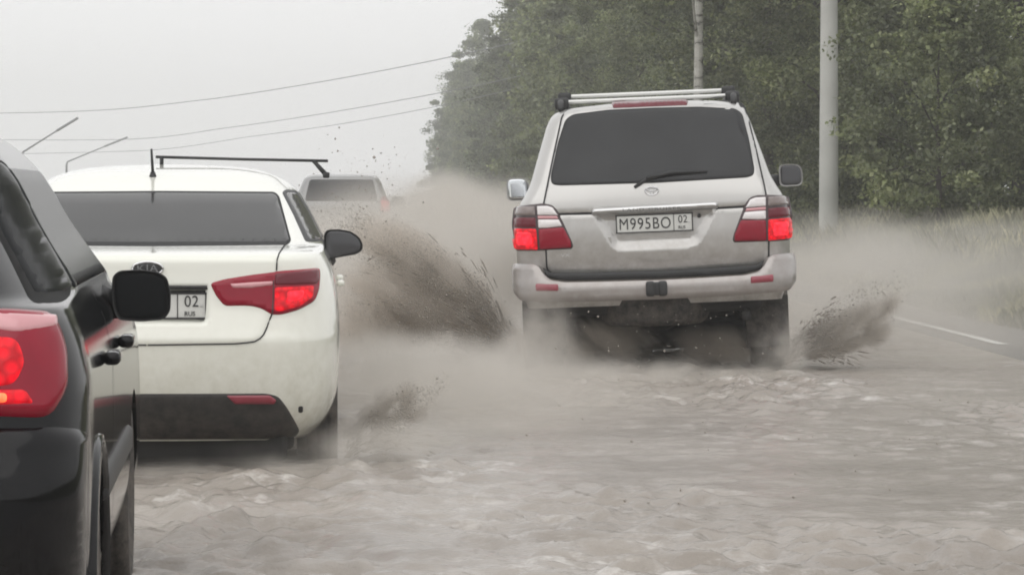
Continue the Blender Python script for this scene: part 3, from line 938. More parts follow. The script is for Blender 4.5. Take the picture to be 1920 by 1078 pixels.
# high brake lamp
patch('high_brake_lamp', rnd(P([(1146, 195), (1150, 193), (1288, 188), (1291, 191), (1288, 199), (1150, 204)], 0.2), 0.01), SR, REAR, M['lamp_dark'], ug, off=0.012, bevel=0.01, res=0.03, skirt=0.002, base=0.008)
# garnish with lettering above the plate
gar = rnd(P([(1108, 397), (1112, 391), (1228, 384), (1340, 378), (1347, 381), (1346, 391), (1228, 397), (1110, 403)]), 0.008)
gm = patch('plate_garnish', gar, SR, REAR, M['chrome_dull'], lg, off=0.028, bevel=0.016, res=0.02, skirt=0.01, base=0.006)
cx, cz = fr.at(1222, 390)
text_obj('garnish_lettering', 'LAND CRUISER', 0.026, M['letter'], gm, (cx, float(sh.yrear(np.array([cx]), np.array([cz]))[0]) - 0.0385, cz - 0.008), (R(90), 0, 0), 0.002, 1.9, 1.25)
# emblem above the garnish: three overlapping ovals in a chrome ring
def torus_ring(name, c, a, b, y, t, mat, parent, n=28):
    return tube(name, [(c[0] + a * math.cos(k), y, c[1] + b * math.sin(k)) for k in np.linspace(0, 2 * math.pi, n)], t, mat, parent, 6)
ex, ez = fr.at(1222, 358)
ey = float(sh.yrear(np.array([ex]), np.array([ez]))[0]) - 0.014
em = torus_ring('emblem', (ex, ez), 0.045, 0.030, ey, 0.005, M['chrome'], ug)
torus_ring('emblem_oval', (ex, ez + 0.004), 0.014, 0.025, ey, 0.004, M['chrome'], em)
torus_ring('emblem_oval', (ex, ez + 0.012), 0.034, 0.012, ey, 0.004, M['chrome'], em)
# number plate in its frame
def plate(parent, c, w, h, y, rotz, main, region, size=0.078):
    e = box('number_plate', (c[0], y, c[1]), (w, 0.008, h), M['plate'], parent, 0.003)
    pf = M['ink']
    for (dx, dz, sx, sz) in ((0, h / 2, w + 0.012, 0.008), (0, -h / 2, w + 0.012, 0.008), (-w / 2, 0, 0.008, h), (w / 2, 0, 0.008, h), (w * 0.255, 0, 0.004, h)):
        box('plate_border', (c[0] + dx, y - 0.004, c[1] + dz), (sx, 0.008, sz), pf, e)
    if main: text_obj('plate_number', main, size * 1.42, pf, e, (c[0] - w * 0.125, y - 0.006, c[1] - 0.004), extrude=0.0015, sx=0.82, space=1.12)
    text_obj('plate_region', region, size * 0.92, pf, e, (c[0] + w * 0.375, y - 0.006, c[1] + 0.018), extrude=0.0015, sx=0.9, space=1.05)
    text_obj('plate_country', 'RUS', size * 0.36, pf, e, (c[0] + w * 0.36, y - 0.006, c[1] - 0.036), extrude=0.0015)
    for dx in (-1, 1):
        bm = bmesh.new(); bmesh.ops.create_cone(bm, cap_ends=True, segments=12, radius1=0.006, radius2=0.004, depth=0.006, matrix=Matrix.Translation((c[0] + dx * w * 0.46, y - 0.007, c[1])) @ Matrix.Rotation(R(90), 4, 'X'))
        bm_obj('plate_screw', bm, M['chrome_dull'], e)
    return e
plate(suv, fr.at(1227, 418.5), 0.52, 0.118, 0.022, 0, 'M995BO', '02')
bx_, bz_ = fr.at(1311, 405)
lathe('gate_lock', [(0.0, 0), (0.012, 0), (0.014, 0.01)], M['plastic'], lg, axis='z', seg=12).location = (0, 0, 0)
bpy.data.objects.remove(bpy.data.objects['gate_lock'])
bm = bmesh.new(); bmesh.ops.create_cone(bm, cap_ends=True, segments=16, radius1=0.014, radius2=0.011, depth=0.012, matrix=Matrix.Translation((bx_, 0.035, bz_)) @ Matrix.Rotation(R(90), 4, 'X'))
bm_obj('gate_lock', bm, M['plastic'], lg)
tx, tz = fr.at(1060, 479)
text_obj('badge_lettering', 'VX', 0.03, M['chrome_dull'], lg, (tx, -0.012, tz), extrude=0.001, sx=1.6)
# tail lamps
def mir(pts): return [(-x, z) for (x, z) in pts][::-1]
def rear_lamp(sg):
    # outline measured on the right lamp, mirrored for the left
    full = P([(1374, 440), (1372, 450), (1376, 456), (1430, 454), (1480, 451), (1484, 448), (1488, 400), (1482, 369), (1470, 366), (1420, 365), (1406, 369), (1397, 380), (1386, 408)])
    q = lambda pts: P(pts) if sg > 0 else mir(P(pts))
    full = full if sg > 0 else mir(full)
    h = patch('tail_lamp', rnd(full, 0.02), SR, REAR, M['lamp_frame'], suv, off=0.016, bevel=0.012, res=0.02, skirt=0.004)
    kw = dict(fmap=SR, hint=REAR, parent=h, bevel=0.008, res=0.02, skirt=0.001)
    patch('reverse_lens', rnd(q([(1400, 386), (1406, 375), (1416, 371), (1436, 370), (1436, 387), (1420, 388), (1397, 390)]), 0.008), mat=M['lamp_clear'], off=0.007, base=0.015, **kw)
    patch('indicator_lens', rnd(q([(1391, 411), (1396, 398), (1420, 396), (1436, 395), (1436, 411), (1420, 412)]), 0.008), mat=M['lamp_clear'], off=0.007, base=0.015, **kw)
    patch('divider_lens', rnd(q([(1397, 397), (1399, 391), (1436, 388), (1436, 394)]), 0.003), mat=M['lamp_pink'], off=0.005, base=0.015, **kw)
    patch('fog_lens', rnd(q([(1377, 452), (1377, 440), (1389, 413), (1436, 413), (1437, 451)]), 0.012), mat=M['lamp_red'], off=0.008, base=0.015, **kw)
    patch('side_lens', rnd(q([(1440, 370), (1470, 369), (1480, 373), (1482, 384), (1440, 387)]), 0.008), mat=M['lamp_smoke'], off=0.006, base=0.015, **kw)
    patch('side_lens', rnd(q([(1440, 391), (1483, 388), (1485, 406), (1440, 410)]), 0.006), mat=M['lamp_dark'], off=0.006, base=0.015, **kw)
    patch('brake_lens', rnd(q([(1440, 412), (1485, 408), (1485, 430), (1482, 447), (1440, 451)]), 0.012), mat=M['lamp_lit'], off=0.009, base=0.015, **kw)
    patch('bulb_glow', rnd(q([(1450, 418), (1474, 416), (1474, 440), (1450, 442)]), 0.02), mat=M['lamp_core'], off=0.004, base=0.024, **kw)
for sg in (1, -1): rear_lamp(sg)
# rear bumper: deep moulding with stepped top
BS = Shell([(0.40, 0.93, -0.02, 3, 0.22, 0.25, 0.05), (0.50, 0.955, -0.10, 3, 0.22, 0.27, 0.05), (0.56, 0.96, -0.125, 3, 0.22, 0.28, 0.05), (0.66, 0.96, -0.13, 3, 0.22, 0.28, 0.05), (0.72, 0.958, -0.11, 3, 0.22, 0.28, 0.05), (0.80, 0.955, -0.09, 3, 0.22, 0.28, 0.05), (0.95, 0.95, -0.06, 3, 0.22, 0.26, 0.05)])
BR = BS.rear()
hb = P([(1236, 525), (1330, 520), (1395, 516), (1420, 510), (1434, 498), (1441, 484), (1450, 478), (1494, 475), (1497, 500), (1496, 530), (1482, 545), (1380, 554), (1236, 561)], -0.08)
outl = hb + mir(hb)[1:-1]
bmp = patch('rear_bumper', rnd(outl, 0.02), BR, REAR, M['silver_bumper'], suv, off=0.02, bevel=0.035, res=0.03, skirt=0.16)
for sg in (1, -1):
    rp = P([(1407, 519), (1448, 516), (1448, 528), (1407, 531)], -0.1)
    patch('bumper_reflector', rnd(rp if sg > 0 else mir(rp), 0.01), BR, REAR, M['reflector'], bmp, off=0.006, bevel=0.006, res=0.03, skirt=0.002, base=0.02)
stp = P([(1236, 508), (1330, 503), (1420, 497), (1436, 486), (1430, 505), (1395, 514), (1330, 518), (1236, 523)], -0.05)
patch('bumper_step', rnd(stp + mir(stp)[1:-1], 0.01), flat(0.03), REAR, M['plastic'], bmp, off=0.01, bevel=0.01, res=0.05, skirt=0.03)
# tow hitch cover: two rounded lobes and a stem
hx, hz = fr.at(1231, 541, -0.15)
th = box('tow_hitch', (hx, -0.165, hz), (0.05, 0.05, 0.09), M['plastic'], suv, 0.012)
for d in (-0.042, 0.042): box('hitch_cover', (hx + d, -0.175, hz), (0.062, 0.05, 0.105), M['plastic'], th, 0.018)
# wiper
w0, w1, w2 = fr.at(1190, 352, 0.05), fr.at(1216, 333, 0.06), fr.at(1326, 322, 0.08)
wp = tube('wiper', [(w0[0], -0.012 + 0.04, w0[1]), (w1[0], 0.015, w1[1])], [0.014, 0.010], M['plastic'], suv)
tube('wiper_blade', [(w1[0] - 0.01, 0.012, w1[1] - 0.006), (w1[0] + 0.16, 0.03, w1[1] + 0.028), (w2[0], 0.045, w2[1])], [0.013, 0.016, 0.005], M['plastic'], wp)
# roof rack
for sg in (-1, 1):
    tube('roof_rail', [(sg * 0.60, 0.40, 1.87), (sg * 0.605, 0.55, 1.925), (sg * 0.60, 1.5, 1.945), (sg * 0.59, 2.3, 1.93), (sg * 0.585, 2.5, 1.89)], 0.021, M['plastic'], suv)
for (yy, zz) in ((0.72, 1.928), (1.75, 1.995)):
    cb = box('rack_crossbar', (0, yy, zz), (1.16, 0.07, 0.028), M['alu'], suv, 0.011)
    for sg in (-1, 1): box('crossbar_foot', (sg * 0.60, yy, zz - 0.012), (0.10, 0.10, 0.085), M['plastic'], cb, 0.02)
# mirrors
a = fr.at(951, 378, 3.05); b = fr.at(992, 333, 3.05); c = fr.at(1462, 350, 3.05); d = fr.at(1504, 307, 3.05)
side_mirror(suv, a[0], b[0], a[1], b[1], 3.05, -1, M['silver'], M['mirror'], (-0.84, 3.15, a[1] + 0.03))
side_mirror(suv, c[0], d[0], c[1], d[1], 3.05, 1, M['silver'], M['mirror_dark_reflect'], (0.84, 3.15, c[1] + 0.03))
# side windows and door seams
for sg in (1, -1):
    patch('side_window', rnd([(0.42, 1.36), (3.0, 1.30), (2.55, 1.74), (0.62, 1.78)], 0.05), sh.side(sg), (sg, 0, 0), M['glass'], suv, off=0.004, bevel=0.01, res=0.12, skirt=0.002)
# underside, axle, spare wheel, mud flaps, wheels
box('underbody', (0, 2.4, 0.53), (1.5, 4.3, 0.2), M['under'], suv, 0.05)
box('chassis_frame', (0, 2.5, 0.31), (1.28, 2.0, 0.28), M['under'], suv, 0.04)
box('fuel_tank', (0.05, 1.6, 0.28), (1.25, 0.8, 0.28), M['under'], suv, 0.06)
ax = tube('rear_axle', [(-0.7, 0.98, 0.40), (-0.2, 0.98, 0.40), (0, 0.98, 0.40), (0.2, 0.98, 0.40), (0.7, 0.98, 0.40)], [0.05, 0.06, 0.15, 0.06, 0.05], M['under'], suv, 12)
sp = empty('spare_wheel', (0, 0.45, 0.47), (0, 0, 0), suv)
lathe('tyre', [(0.22, -0.1), (0.32, -0.12), (0.37, -0.08), (0.385, 0), (0.37, 0.08), (0.32, 0.12), (0.22, 0.1)], M['rubber'], sp, axis='z')
lathe('rim', [(0.0, -0.03), (0.2, -0.05), (0.235, -0.1)], M['under'], sp, axis='z')
tube('exhaust_pipe', [(0.62, 0.9, 0.42), (0.62, 0.3, 0.41), (0.62, 0.02, 0.40)], 0.035, M['under'], suv, 12)
for sg in (1, -1):
    box('mud_flap', (sg * 0.78, 0.52, 0.34), (0.30, 0.012, 0.36), M['rubber'], suv, 0.004)
    for yy in (0.98, 3.83): wheel(suv, sg * 0.80, yy, 0.385, 0.27, sg)

# ------------------------------------------------------------------ white sedan
SD = 15.3
fs = Frame(((278 - VPX) / FPX * SD, SD, -0.05), R(1.0), 0.0)
sed = empty('sedan_car', fs.loc, fs.rot)
tag(sed, 'white sedan with tinted rear window, red lamps and roof antenna', 'car')
S = fs.poly
ss = Shell([
    (0.17, 0.72, 0.16, 4.2, 0.25, 0.30, 0.06), (0.26, 0.80, 0.06, 4.3, 0.25, 0.34, 0.07), (0.38, 0.845, 0.0, 4.33, 0.25, 0.38, 0.08), (0.52, 0.858, -0.035, 4.35, 0.25, 0.40, 0.09),
    (0.62, 0.86, -0.045, 4.35, 0.25, 0.40, 0.09), (0.68, 0.859, -0.03, 4.33, 0.25, 0.40, 0.09), (0.80, 0.852, 0.0, 4.25, 0.25, 0.40, 0.09), (0.92, 0.832, 0.015, 4.0, 0.25, 0.40, 0.09),
    (0.985, 0.806, 0.02, 3.6, 0.24, 0.38, 0.09), (1.012, 0.792, 0.05, 3.4, 0.24, 0.36, 0.09), (1.032, 0.788, 0.20, 3.3, 0.22, 0.45, 0.08), (1.052, 0.785, 0.44, 3.3, 0.17, 0.8, 0.08),
    (1.12, 0.752, 0.70, 3.2, 0.16, 0.75, 0.07), (1.22, 0.700, 1.05, 3.0, 0.14, 0.65, 0.07), (1.30, 0.655, 1.34, 2.9, 0.13, 0.5, 0.07), (1.345, 0.605, 1.50, 2.8, 0.12, 0.35, 0.08), (1.385, 0.52, 1.66, 2.5, 0.12, 0.15, 0.08),
    (1.412, 0.42, 1.85, 2.45, 0.14, 0.14, 0.06), (1.428, 0.26, 2.02, 2.4, 0.10, 0.1, 0.05), (1.434, 0.06, 2.1, 2.3, 0.03, 0.05, 0.02)])
precess = rnd(S([(176, 536), (389, 536), (391, 600), (382, 607), (176, 607)]), 0.02)
ss.build('body', M['white'], sed, holes=[inset(precess, -0.02)], arches=[(0.78, 0.30, 0.335, 0.58, 1.0), (0.78, 0.30, 0.335, -1.0, -0.58), (3.35, 0.30, 0.335, 0.58, 1.0), (3.35, 0.30, 0.335, -1.0, -0.58)])
SE = ss.rear()
def sym(pts):          # right half measured from centre outwards -> full outline
    return pts + mir(pts)
C0 = fs.at(278, 600)[0]
half = S([(278, 482), (505, 483), (517, 490), (518, 505), (517, 560), (506, 598), (494, 628), (478, 639), (450, 643), (278, 646)])
half = [(max(x, 0.0), z) for (x, z) in half]
lid = half + mir(half)[1:-1]
bl = patch('boot_lid', rnd(lid, 0.015), SE, REAR, M['white'], sed, off=0.004, bevel=0.015, res=0.022, skirt=0.003, feats=[(precess, -0.05, 0.02)])
def surf_line(name, pts, fmap, rad, mat, parent, lift=0.003):
    q = np.array(densify(pts, 0.02)[:-1]); n = 0
    L = [np.array(pts[0], float)]
    for i in range(len(pts) - 1):
        a_, b_ = np.array(pts[i], float), np.array(pts[i + 1], float); k = max(1, int(np.linalg.norm(b_ - a_) / 0.015))
        L += [a_ + (b_ - a_) * j / k for j in range(1, k + 1)]
    p, nn = surf_pts(fmap, np.array(L), REAR)
    return tube(name, list(p + nn * lift), rad, mat, parent, 5)
for sg in (1, -1):
    q = (lambda p: p) if sg > 0 else mir
    surf_line('boot_seam', q(S([(539, 452)], 0.35) + S([(532, 462)], 0.2) + S([(523, 476), (519, 488), (518, 508)])), SE, 0.0035, M['seam'], sed, 0.002)
    surf_line('boot_seam', q(S([(512, 585), (506, 598), (500, 615), (494, 628), (487, 635), (478, 640), (465, 642), (440, 644), (278, 646)])), SE, 0.0035, M['seam'], sed, 0.002)
# rear window
wn = S([(278, 345)], 1.35) + S([(512, 345)], 1.35) + S([(519, 358)], 1.25) + S([(538, 440)], 0.5) + S([(528, 446)], 0.46) + S([(278, 449)], 0.44)
xc = fs.at(304, 345, 1.35)[0]
wn = [(max(x, 0.0), z) for (x, z) in wn]
wn = [(0.0, 1.292), (0.545, 1.288), (0.565, 1.27), (0.628, 1.070), (0.615, 1.058), (0.0, 1.054)]
wnf = rnd(wn + mir(wn)[1:-1], 0.015)
patch('window_seal', inset(wnf, -0.008), SE, REAR, M['seam'], sed, off=0.002, bevel=0.003, res=0.05, skirt=0.002)
patch('rear_window', wnf, SE, REAR, M['sedan_glass'], sed, off=0.006, bevel=0.01, res=0.05, skirt=0.002)
# tail lamps: swept outline, measured on the visible right lamp
def sedan_lamp(sg):
    q = lambda pts: S(pts) if sg > 0 else mir(S(pts))
    h = patch('tail_lamp', rnd(q([(392, 531), (420, 523), (470, 515), (530, 508), (598, 504), (600, 516), (598, 545), (590, 567), (560, 582), (525, 591), (506, 590), (490, 580), (470, 575), (420, 575), (404, 556)]), 0.02), SE, REAR, M['lamp_red'], sed, off=0.016, bevel=0.012, res=0.02, skirt=0.004)
    kw = dict(fmap=SE, hint=REAR, parent=h, bevel=0.006, res=0.02, skirt=0.001)
    patch('clear_streak', rnd(q([(430, 533), (470, 530), (511, 528), (510, 536), (470, 541), (436, 541)]), 0.008), mat=M['lamp_pink'], off=0.006, base=0.015, **kw)
    patch('upper_lens', rnd(q([(514, 514), (592, 508), (594, 528), (588, 536), (514, 536)]), 0.01), mat=M['lamp_dark'], off=0.006, base=0.015, **kw)
    patch('brake_lens', rnd(q([(514, 540), (584, 538), (582, 560), (560, 576), (526, 586), (513, 584)]), 0.014), mat=M['lamp_lit'], off=0.008, base=0.015, **kw)
    patch('bulb_glow', rnd(q([(535, 548), (566, 546), (562, 562), (536, 570)]), 0.015), mat=M['lamp_core'], off=0.004, base=0.022, **kw)
    patch('lamp_divider', q([(511, 526), (513.5, 526), (511.5, 588), (508.5, 588)]), mat=M['lamp_frame'], off=0.008, base=0.015, **kw)
for sg in (1, -1): sedan_lamp(sg)
# plate, frame strip and emblem
pc = S([(278, 574)])[0]
pb = box('plate_frame', (0, 0.045, pc[1]), (0.545, 0.02, 0.135), M['plastic'], sed, 0.008)
plate(sed, (0, pc[1]), 0.52, 0.112, 0.03, 0, '    KO', '02')
gs = S([(278, 535), (388, 535), (390, 543), (278, 543)]); gs = [(max(x, 0), z) for (x, z) in gs]
patch('plate_light_bar', gs + mir(gs)[1:-1], SE, REAR, M['plastic'], bl, off=0.02, bevel=0.008, res=0.04, skirt=0.004)
e0 = fs.at(275, 504)
yb = float(ss.yrear(np.array([0.0]), np.array([e0[1]]))[0])
bm = bmesh.new(); bmesh.ops.create_uvsphere(bm, u_segments=28, v_segments=12, radius=1.0)
bmesh.ops.scale(bm, vec=(0.07, 0.012, 0.031), verts=bm.verts); bmesh.ops.translate(bm, vec=(0, yb - 0.008, e0[1]), verts=bm.verts)
em = bm_obj('emblem', bm, M['plastic'], sed)
torus_ring('emblem_ring', (0, e0[1]), 0.069, 0.031, yb - 0.014, 0.0055, M['chrome'], em)
text_obj('emblem_lettering', 'KIA', 0.046, M['chrome'], em, (0, yb - 0.021, e0[1]), extrude=0.003, sx=1.35)
# lower black diffuser with reflectors
df = S([(278, 738), (500, 738), (522, 744), (538, 766), (552, 792), (562, 815), (552, 828.5), (278, 828.5)]); df = [(max(x, 0), z) for (x, z) in df]
dff = patch('diffuser', rnd(df + mir(df)[1:-1], 0.02), SE, REAR, M['lower_plastic'], sed, off=0.006, bevel=0.015, res=0.04, skirt=0.004)
for sg in (1, -1):
    rp = S([(424, 741), (505, 741), (518, 750), (514, 758), (440, 757)])
    patch('bumper_reflector', rnd(rp if sg > 0 else mir(rp), 0.008), SE, REAR, M['reflector'], dff, off=0.006, bevel=0.006, res=0.03, skirt=0.002, base=0.006)
    sp_ = S([(559, 764), (568, 764), (568, 777), (559, 777)])
    patch('tow_eye_cover', rnd(sp_ if sg > 0 else mir(sp_), 0.01), SE, REAR, M['plastic'], sed, off=0.002, bevel=0.003, res=0.02, skirt=0.001)
box('rear_valance', (0, 0.30, 0.15), (1.24, 0.2, 0.16), M['under'], sed, 0.03)
box('underbody', (0, 2.1, 0.18), (1.3, 3.7, 0.12), M['under'], sed, 0.03)
# sides: windows, door handles, mirror, pillar trim
for sg in (1, -1):
    q = (lambda p: p) if sg > 0 else mir
    patch('window_trim', rnd(q([(0.702, 1.062), (0.784, 1.058), (0.706, 1.212), (0.652, 1.302), (0.600, 1.308), (0.583, 1.292), (0.64, 1.19)]), 0.012), SE, REAR, M['plastic'], sed, off=0.003, bevel=0.003, res=0.02, skirt=0.001)
    patch('side_window', rnd(q([(0.719, 1.07), (0.776, 1.066), (0.703, 1.205), (0.648, 1.288), (0.607, 1.290), (0.603, 1.28), (0.655, 1.19)]), 0.012), SE, REAR, M['side_glass'], sed, off=0.004, bevel=0.004, res=0.02, skirt=0.001, base=0.003)
    patch('side_window', rnd([(1.93, 1.065), (2.95, 1.05), (2.60, 1.29), (1.93, 1.30)], 0.03), ss.side(sg), (sg, 0, 0), M['side_glass'], sed, off=0.004, bevel=0.008, res=0.06, skirt=0.002)
    for yy in (1.05, 2.05):
        dh = box('door_handle', (sg * 0.868, yy, 0.86), (0.035, 0.19, 0.03), M['white'], sed, 0.012)
    patch('door_seam', [(1.86, 0.35), (1.872, 0.35), (1.872, 1.0), (1.86, 1.0)], ss.side(sg), (sg, 0, 0), M['seam'], sed, off=0.001, bevel=0.0, res=0.08, skirt=0.0, base=0.001)
smo = S([(612, 487), (640, 482), (668, 477), (679, 470), (681, 460), (675, 446), (658, 434), (635, 430), (613, 431), (607, 440), (607, 478)], 2.25)[::-1]
a = fs.at(608, 487, 2.25); b = fs.at(681, 430, 2.25)
side_mirror(sed, a[0], b[0], a[1], b[1], 2.25, 1, M['plastic'], M['mirror_dark_reflect'], (0.79, 2.35, a[1] - 0.01), outline=smo)
side_mirror(sed, -b[0], -a[0], a[1], b[1], 2.25, -1, M['plastic'], M['mirror_dark_reflect'], (-0.79, 2.35, a[1] - 0.01), outline=mir(smo))
for sg in (1, -1):
    for yy in (0.78, 3.35): wheel(sed, sg * 0.755, yy, 0.305, 0.19, sg)
# antenna and the roof bar
an = fs.at(287, 333, 1.62); at_ = fs.at(285, 280, 1.62)
bm = bmesh.new(); bmesh.ops.create_cone(bm, cap_ends=True, segments=16, radius1=0.028, radius2=0.010, depth=0.05, matrix=Matrix.Translation((an[0], 1.60, 1.37)))
ant = bm_obj('antenna', bm, M['plastic'], sed)
tube('antenna_mast', [(an[0], 1.60, 1.385), (at_[0], 1.56, at_[1])], [0.008, 0.0055], M['plastic'], ant)
r0 = fs.at(292, 294.5, 2.1); r1 = fs.at(615, 302, 2.1)
rb = tube('roof_bar', [(r0[0], 2.1, r0[1]), ((r0[0] + r1[0]) / 2, 2.1, (r0[1] + r1[1]) / 2 - 0.002), (r1[0], 2.1, r1[1])], 0.0075, M['plastic'], sed)
k0 = fs.at(588, 302, 2.1); k1 = fs.at(613, 330, 2.1)
tube('bar_bracket', [(k0[0], 2.1, k0[1]), (k1[0], 2.1, k1[1])], [0.010, 0.013], M['plastic'], rb)
box('bar_clamp', (k1[0] - 0.004, 2.1, k1[1] + 0.004), (0.035, 0.05, 0.03), M['plastic'], rb, 0.008)
tube('bar_bracket', [(r0[0] + 0.03, 2.1, r0[1]), (r0[0] + 0.03, 2.1, 1.42)], 0.010, M['plastic'], rb)

# ------------------------------------------------------------------ black car at the near edge
fd = Frame((-1.555, 7.8, -0.05), R(2.2), 0.0)
dark = empty('hatchback_car', fd.loc, fd.rot)
tag(dark, 'black car cut off by the picture edge, red tail lamp glowing', 'car')
D_ = fd.poly
ds = Shell([
    (0.20, 0.78, 0.12, 4.0, 0.16, 0.24, 0.08), (0.32, 0.85, 0.0, 4.05, 0.16, 0.25, 0.08), (0.45, 0.868, -0.04, 4.1, 0.16, 0.25, 0.08), (0.60, 0.87, -0.05, 4.1, 0.16, 0.24, 0.08),
    (0.70, 0.87, -0.02, 4.05, 0.15, 0.22, 0.08), (0.82, 0.868, 0.01, 3.9, 0.15, 0.22, 0.08), (0.92, 0.852, 0.03, 3.6, 0.15, 0.22, 0.08), (0.985, 0.83, 0.05, 3.3, 0.15, 0.22, 0.08), (1.02, 0.812, 0.09, 3.1, 0.15, 0.22, 0.08),
    (1.05, 0.800, 0.18, 3.1, 0.17, 0.8, 0.08), (1.12, 0.755, 0.28, 3.0, 0.17, 0.8, 0.08), (1.22, 0.692, 0.42, 2.9, 0.16, 0.75, 0.08), (1.33, 0.635, 0.54, 2.8, 0.15, 0.7, 0.08),
    (1.41, 0.575, 0.64, 2.6, 0.14, 0.5, 0.08), (1.46, 0.51, 0.78, 2.3, 0.16, 0.2, 0.08), (1.482, 0.40, 1.0, 2.1, 0.15, 0.15, 0.05), (1.493, 0.12, 1.3, 1.9, 0.05, 0.1, 0.05)])
ds.build('body', M['black_paint'], dark, arches=[(0.72, 0.30, 0.36, 0.55, 1.0), (0.72, 0.30, 0.36, -1.0, -0.55), (3.25, 0.30, 0.36, 0.55, 1.0), (3.25, 0.30, 0.36, -1.0, -0.55)])
DR = ds.rear()
patch('rear_window', rnd([(-0.57, 1.08), (0.57, 1.08), (0.43, 1.39), (-0.43, 1.39)], 0.04), DR, REAR, M['dark_glass'], dark, off=0.006, bevel=0.01, res=0.05, skirt=0.002)
def black_lamp(sg):
    q = (lambda p: p) if sg > 0 else mir
    h = patch('tail_lamp', rnd(q([(0.588, 0.787), (0.788, 0.777), (0.826, 0.842), (0.820, 0.942), (0.788, 1.017), (0.688, 1.027), (0.608, 1.027), (0.573, 0.912)]), 0.03), DR, REAR, M['lamp_red'], dark, off=0.018, bevel=0.02, res=0.02, skirt=0.004)
    kw = dict(fmap=DR, hint=REAR, parent=h, bevel=0.008, res=0.02, skirt=0.001)
    patch('upper_lens', rnd(q([(0.608, 1.010), (0.788, 1.000), (0.788, 0.977), (0.708, 0.967), (0.608, 0.982)]), 0.008), mat=M['lamp_pink'], off=0.005, base=0.016, **kw)
    patch('brake_lens', rnd(q([(0.603, 0.967), (0.708, 0.957), (0.728, 0.902), (0.708, 0.852), (0.638, 0.842), (0.598, 0.882)]), 0.02), mat=M['lamp_lit'], off=0.007, base=0.016, **kw)
    patch('reverse_lens', rnd(q([(0.588, 0.907), (0.656, 0.902), (0.663, 0.877), (0.643, 0.842), (0.598, 0.842)]), 0.015), mat=M['lamp_pink'], off=0.006, base=0.022, **kw)
    patch('lower_lens', rnd(q([(0.608, 0.842), (0.728, 0.842), (0.748, 0.807), (0.608, 0.802)]), 0.012), mat=M['lamp_lit'], off=0.007, base=0.016, **kw)
    patch('bulb_glow', rnd(q([(0.628, 0.832), (0.688, 0.832), (0.688, 0.810), (0.628, 0.810)]), 0.012), mat=M['lamp_amber'], off=0.004, base=0.023, **kw)
for sg in (1, -1): black_lamp(sg)
bp_ = rnd([(-0.862, 0.36), (0.862, 0.36), (0.868, 0.74), (0.80, 0.755), (-0.80, 0.755), (-0.868, 0.74)], 0.03)
patch('rear_bumper', bp_, DR, REAR, M['black_paint'], dark, off=0.018, bevel=0.03, res=0.03, skirt=0.01)
DS = {sg: ds.side(sg) for sg in (1, -1)}
for sg in (1, -1):
    hint = (sg, 0, 0)
    q = (lambda p: p) if sg > 0 else mir
    patch('window_trim', rnd(q([(0.728, 1.035), (0.806, 1.030), (0.7545, 1.12), (0.6915, 1.222), (0.632, 1.335), (0.596, 1.386), (0.556, 1.388), (0.548, 1.36), (0.628, 1.20)]), 0.02), DR, REAR, M['dull_black'], dark, off=0.004, bevel=0.004, res=0.02, skirt=0.001)
    patch('side_window', rnd(q([(0.735, 1.047), (0.7995, 1.048), (0.754, 1.12), (0.6905, 1.222), (0.6345, 1.330), (0.598, 1.376), (0.562, 1.378), (0.556, 1.36), (0.637, 1.20)]), 0.02), DR, REAR, M['dark_glass'], dark, off=0.005, bevel=0.006, res=0.02, skirt=0.002, base=0.004)
    patch('side_window', rnd([(0.98, 1.052), (2.75, 1.05), (2.42, 1.36), (1.16, 1.36)], 0.02), DS[sg], hint, M['dark_glass'], dark, off=0.005, bevel=0.008, res=0.06, skirt=0.002)
    for yy in (1.25, 2.25): box('door_handle', (sg * 0.885, yy, 0.86), (0.045, 0.20, 0.035), M['black_paint'], dark, 0.014)
    patch('door_seam', [(1.64, 0.34), (1.652, 0.34), (1.652, 1.02), (1.64, 1.02)], DS[sg], hint, M['seam'], dark, off=0.001, bevel=0.0, res=0.08, skirt=0.0, base=0.001)
    patch('side_moulding', rnd([(1.0, 0.50), (2.75, 0.50), (2.75, 0.58), (1.0, 0.58)], 0.02), DS[sg], hint, M['plastic'], dark, off=0.014, bevel=0.012, res=0.1, skirt=0.002)
    lathe('arch_lip', [(0.362, sg * 0.862), (0.372, sg * 0.884), (0.392, sg * 0.880), (0.40, sg * 0.858)], M['black_paint'], dark, loc=(0, 0.72, 0.30))
    for yy in (0.72, 3.25): wheel(dark, sg * 0.765, yy, 0.31, 0.195, sg)
dmo = D_([(222, 600), (212, 580), (209, 545), (211, 518), (222, 508), (260, 506), (296, 510), (313, 521), (320, 552), (319, 584), (308, 599), (265, 603)], 2.25)
a = fd.at(211, 602, 2.25); b = fd.at(321, 508, 2.25)
side_mirror(dark, a[0], b[0], a[1], b[1], 2.25, 1, M['plastic'], M['dark_glass'], (0.80, 2.35, a[1] + 0.05), outline=dmo)
side_mirror(dark, -b[0], -a[0], a[1], b[1], 2.25, -1, M['plastic'], M['dark_glass'], (-0.80, 2.35, a[1] + 0.05), outline=mir(dmo))
box('underbody', (0, 2.0, 0.2), (1.35, 3.4, 0.1), M['under'], dark, 0.03)

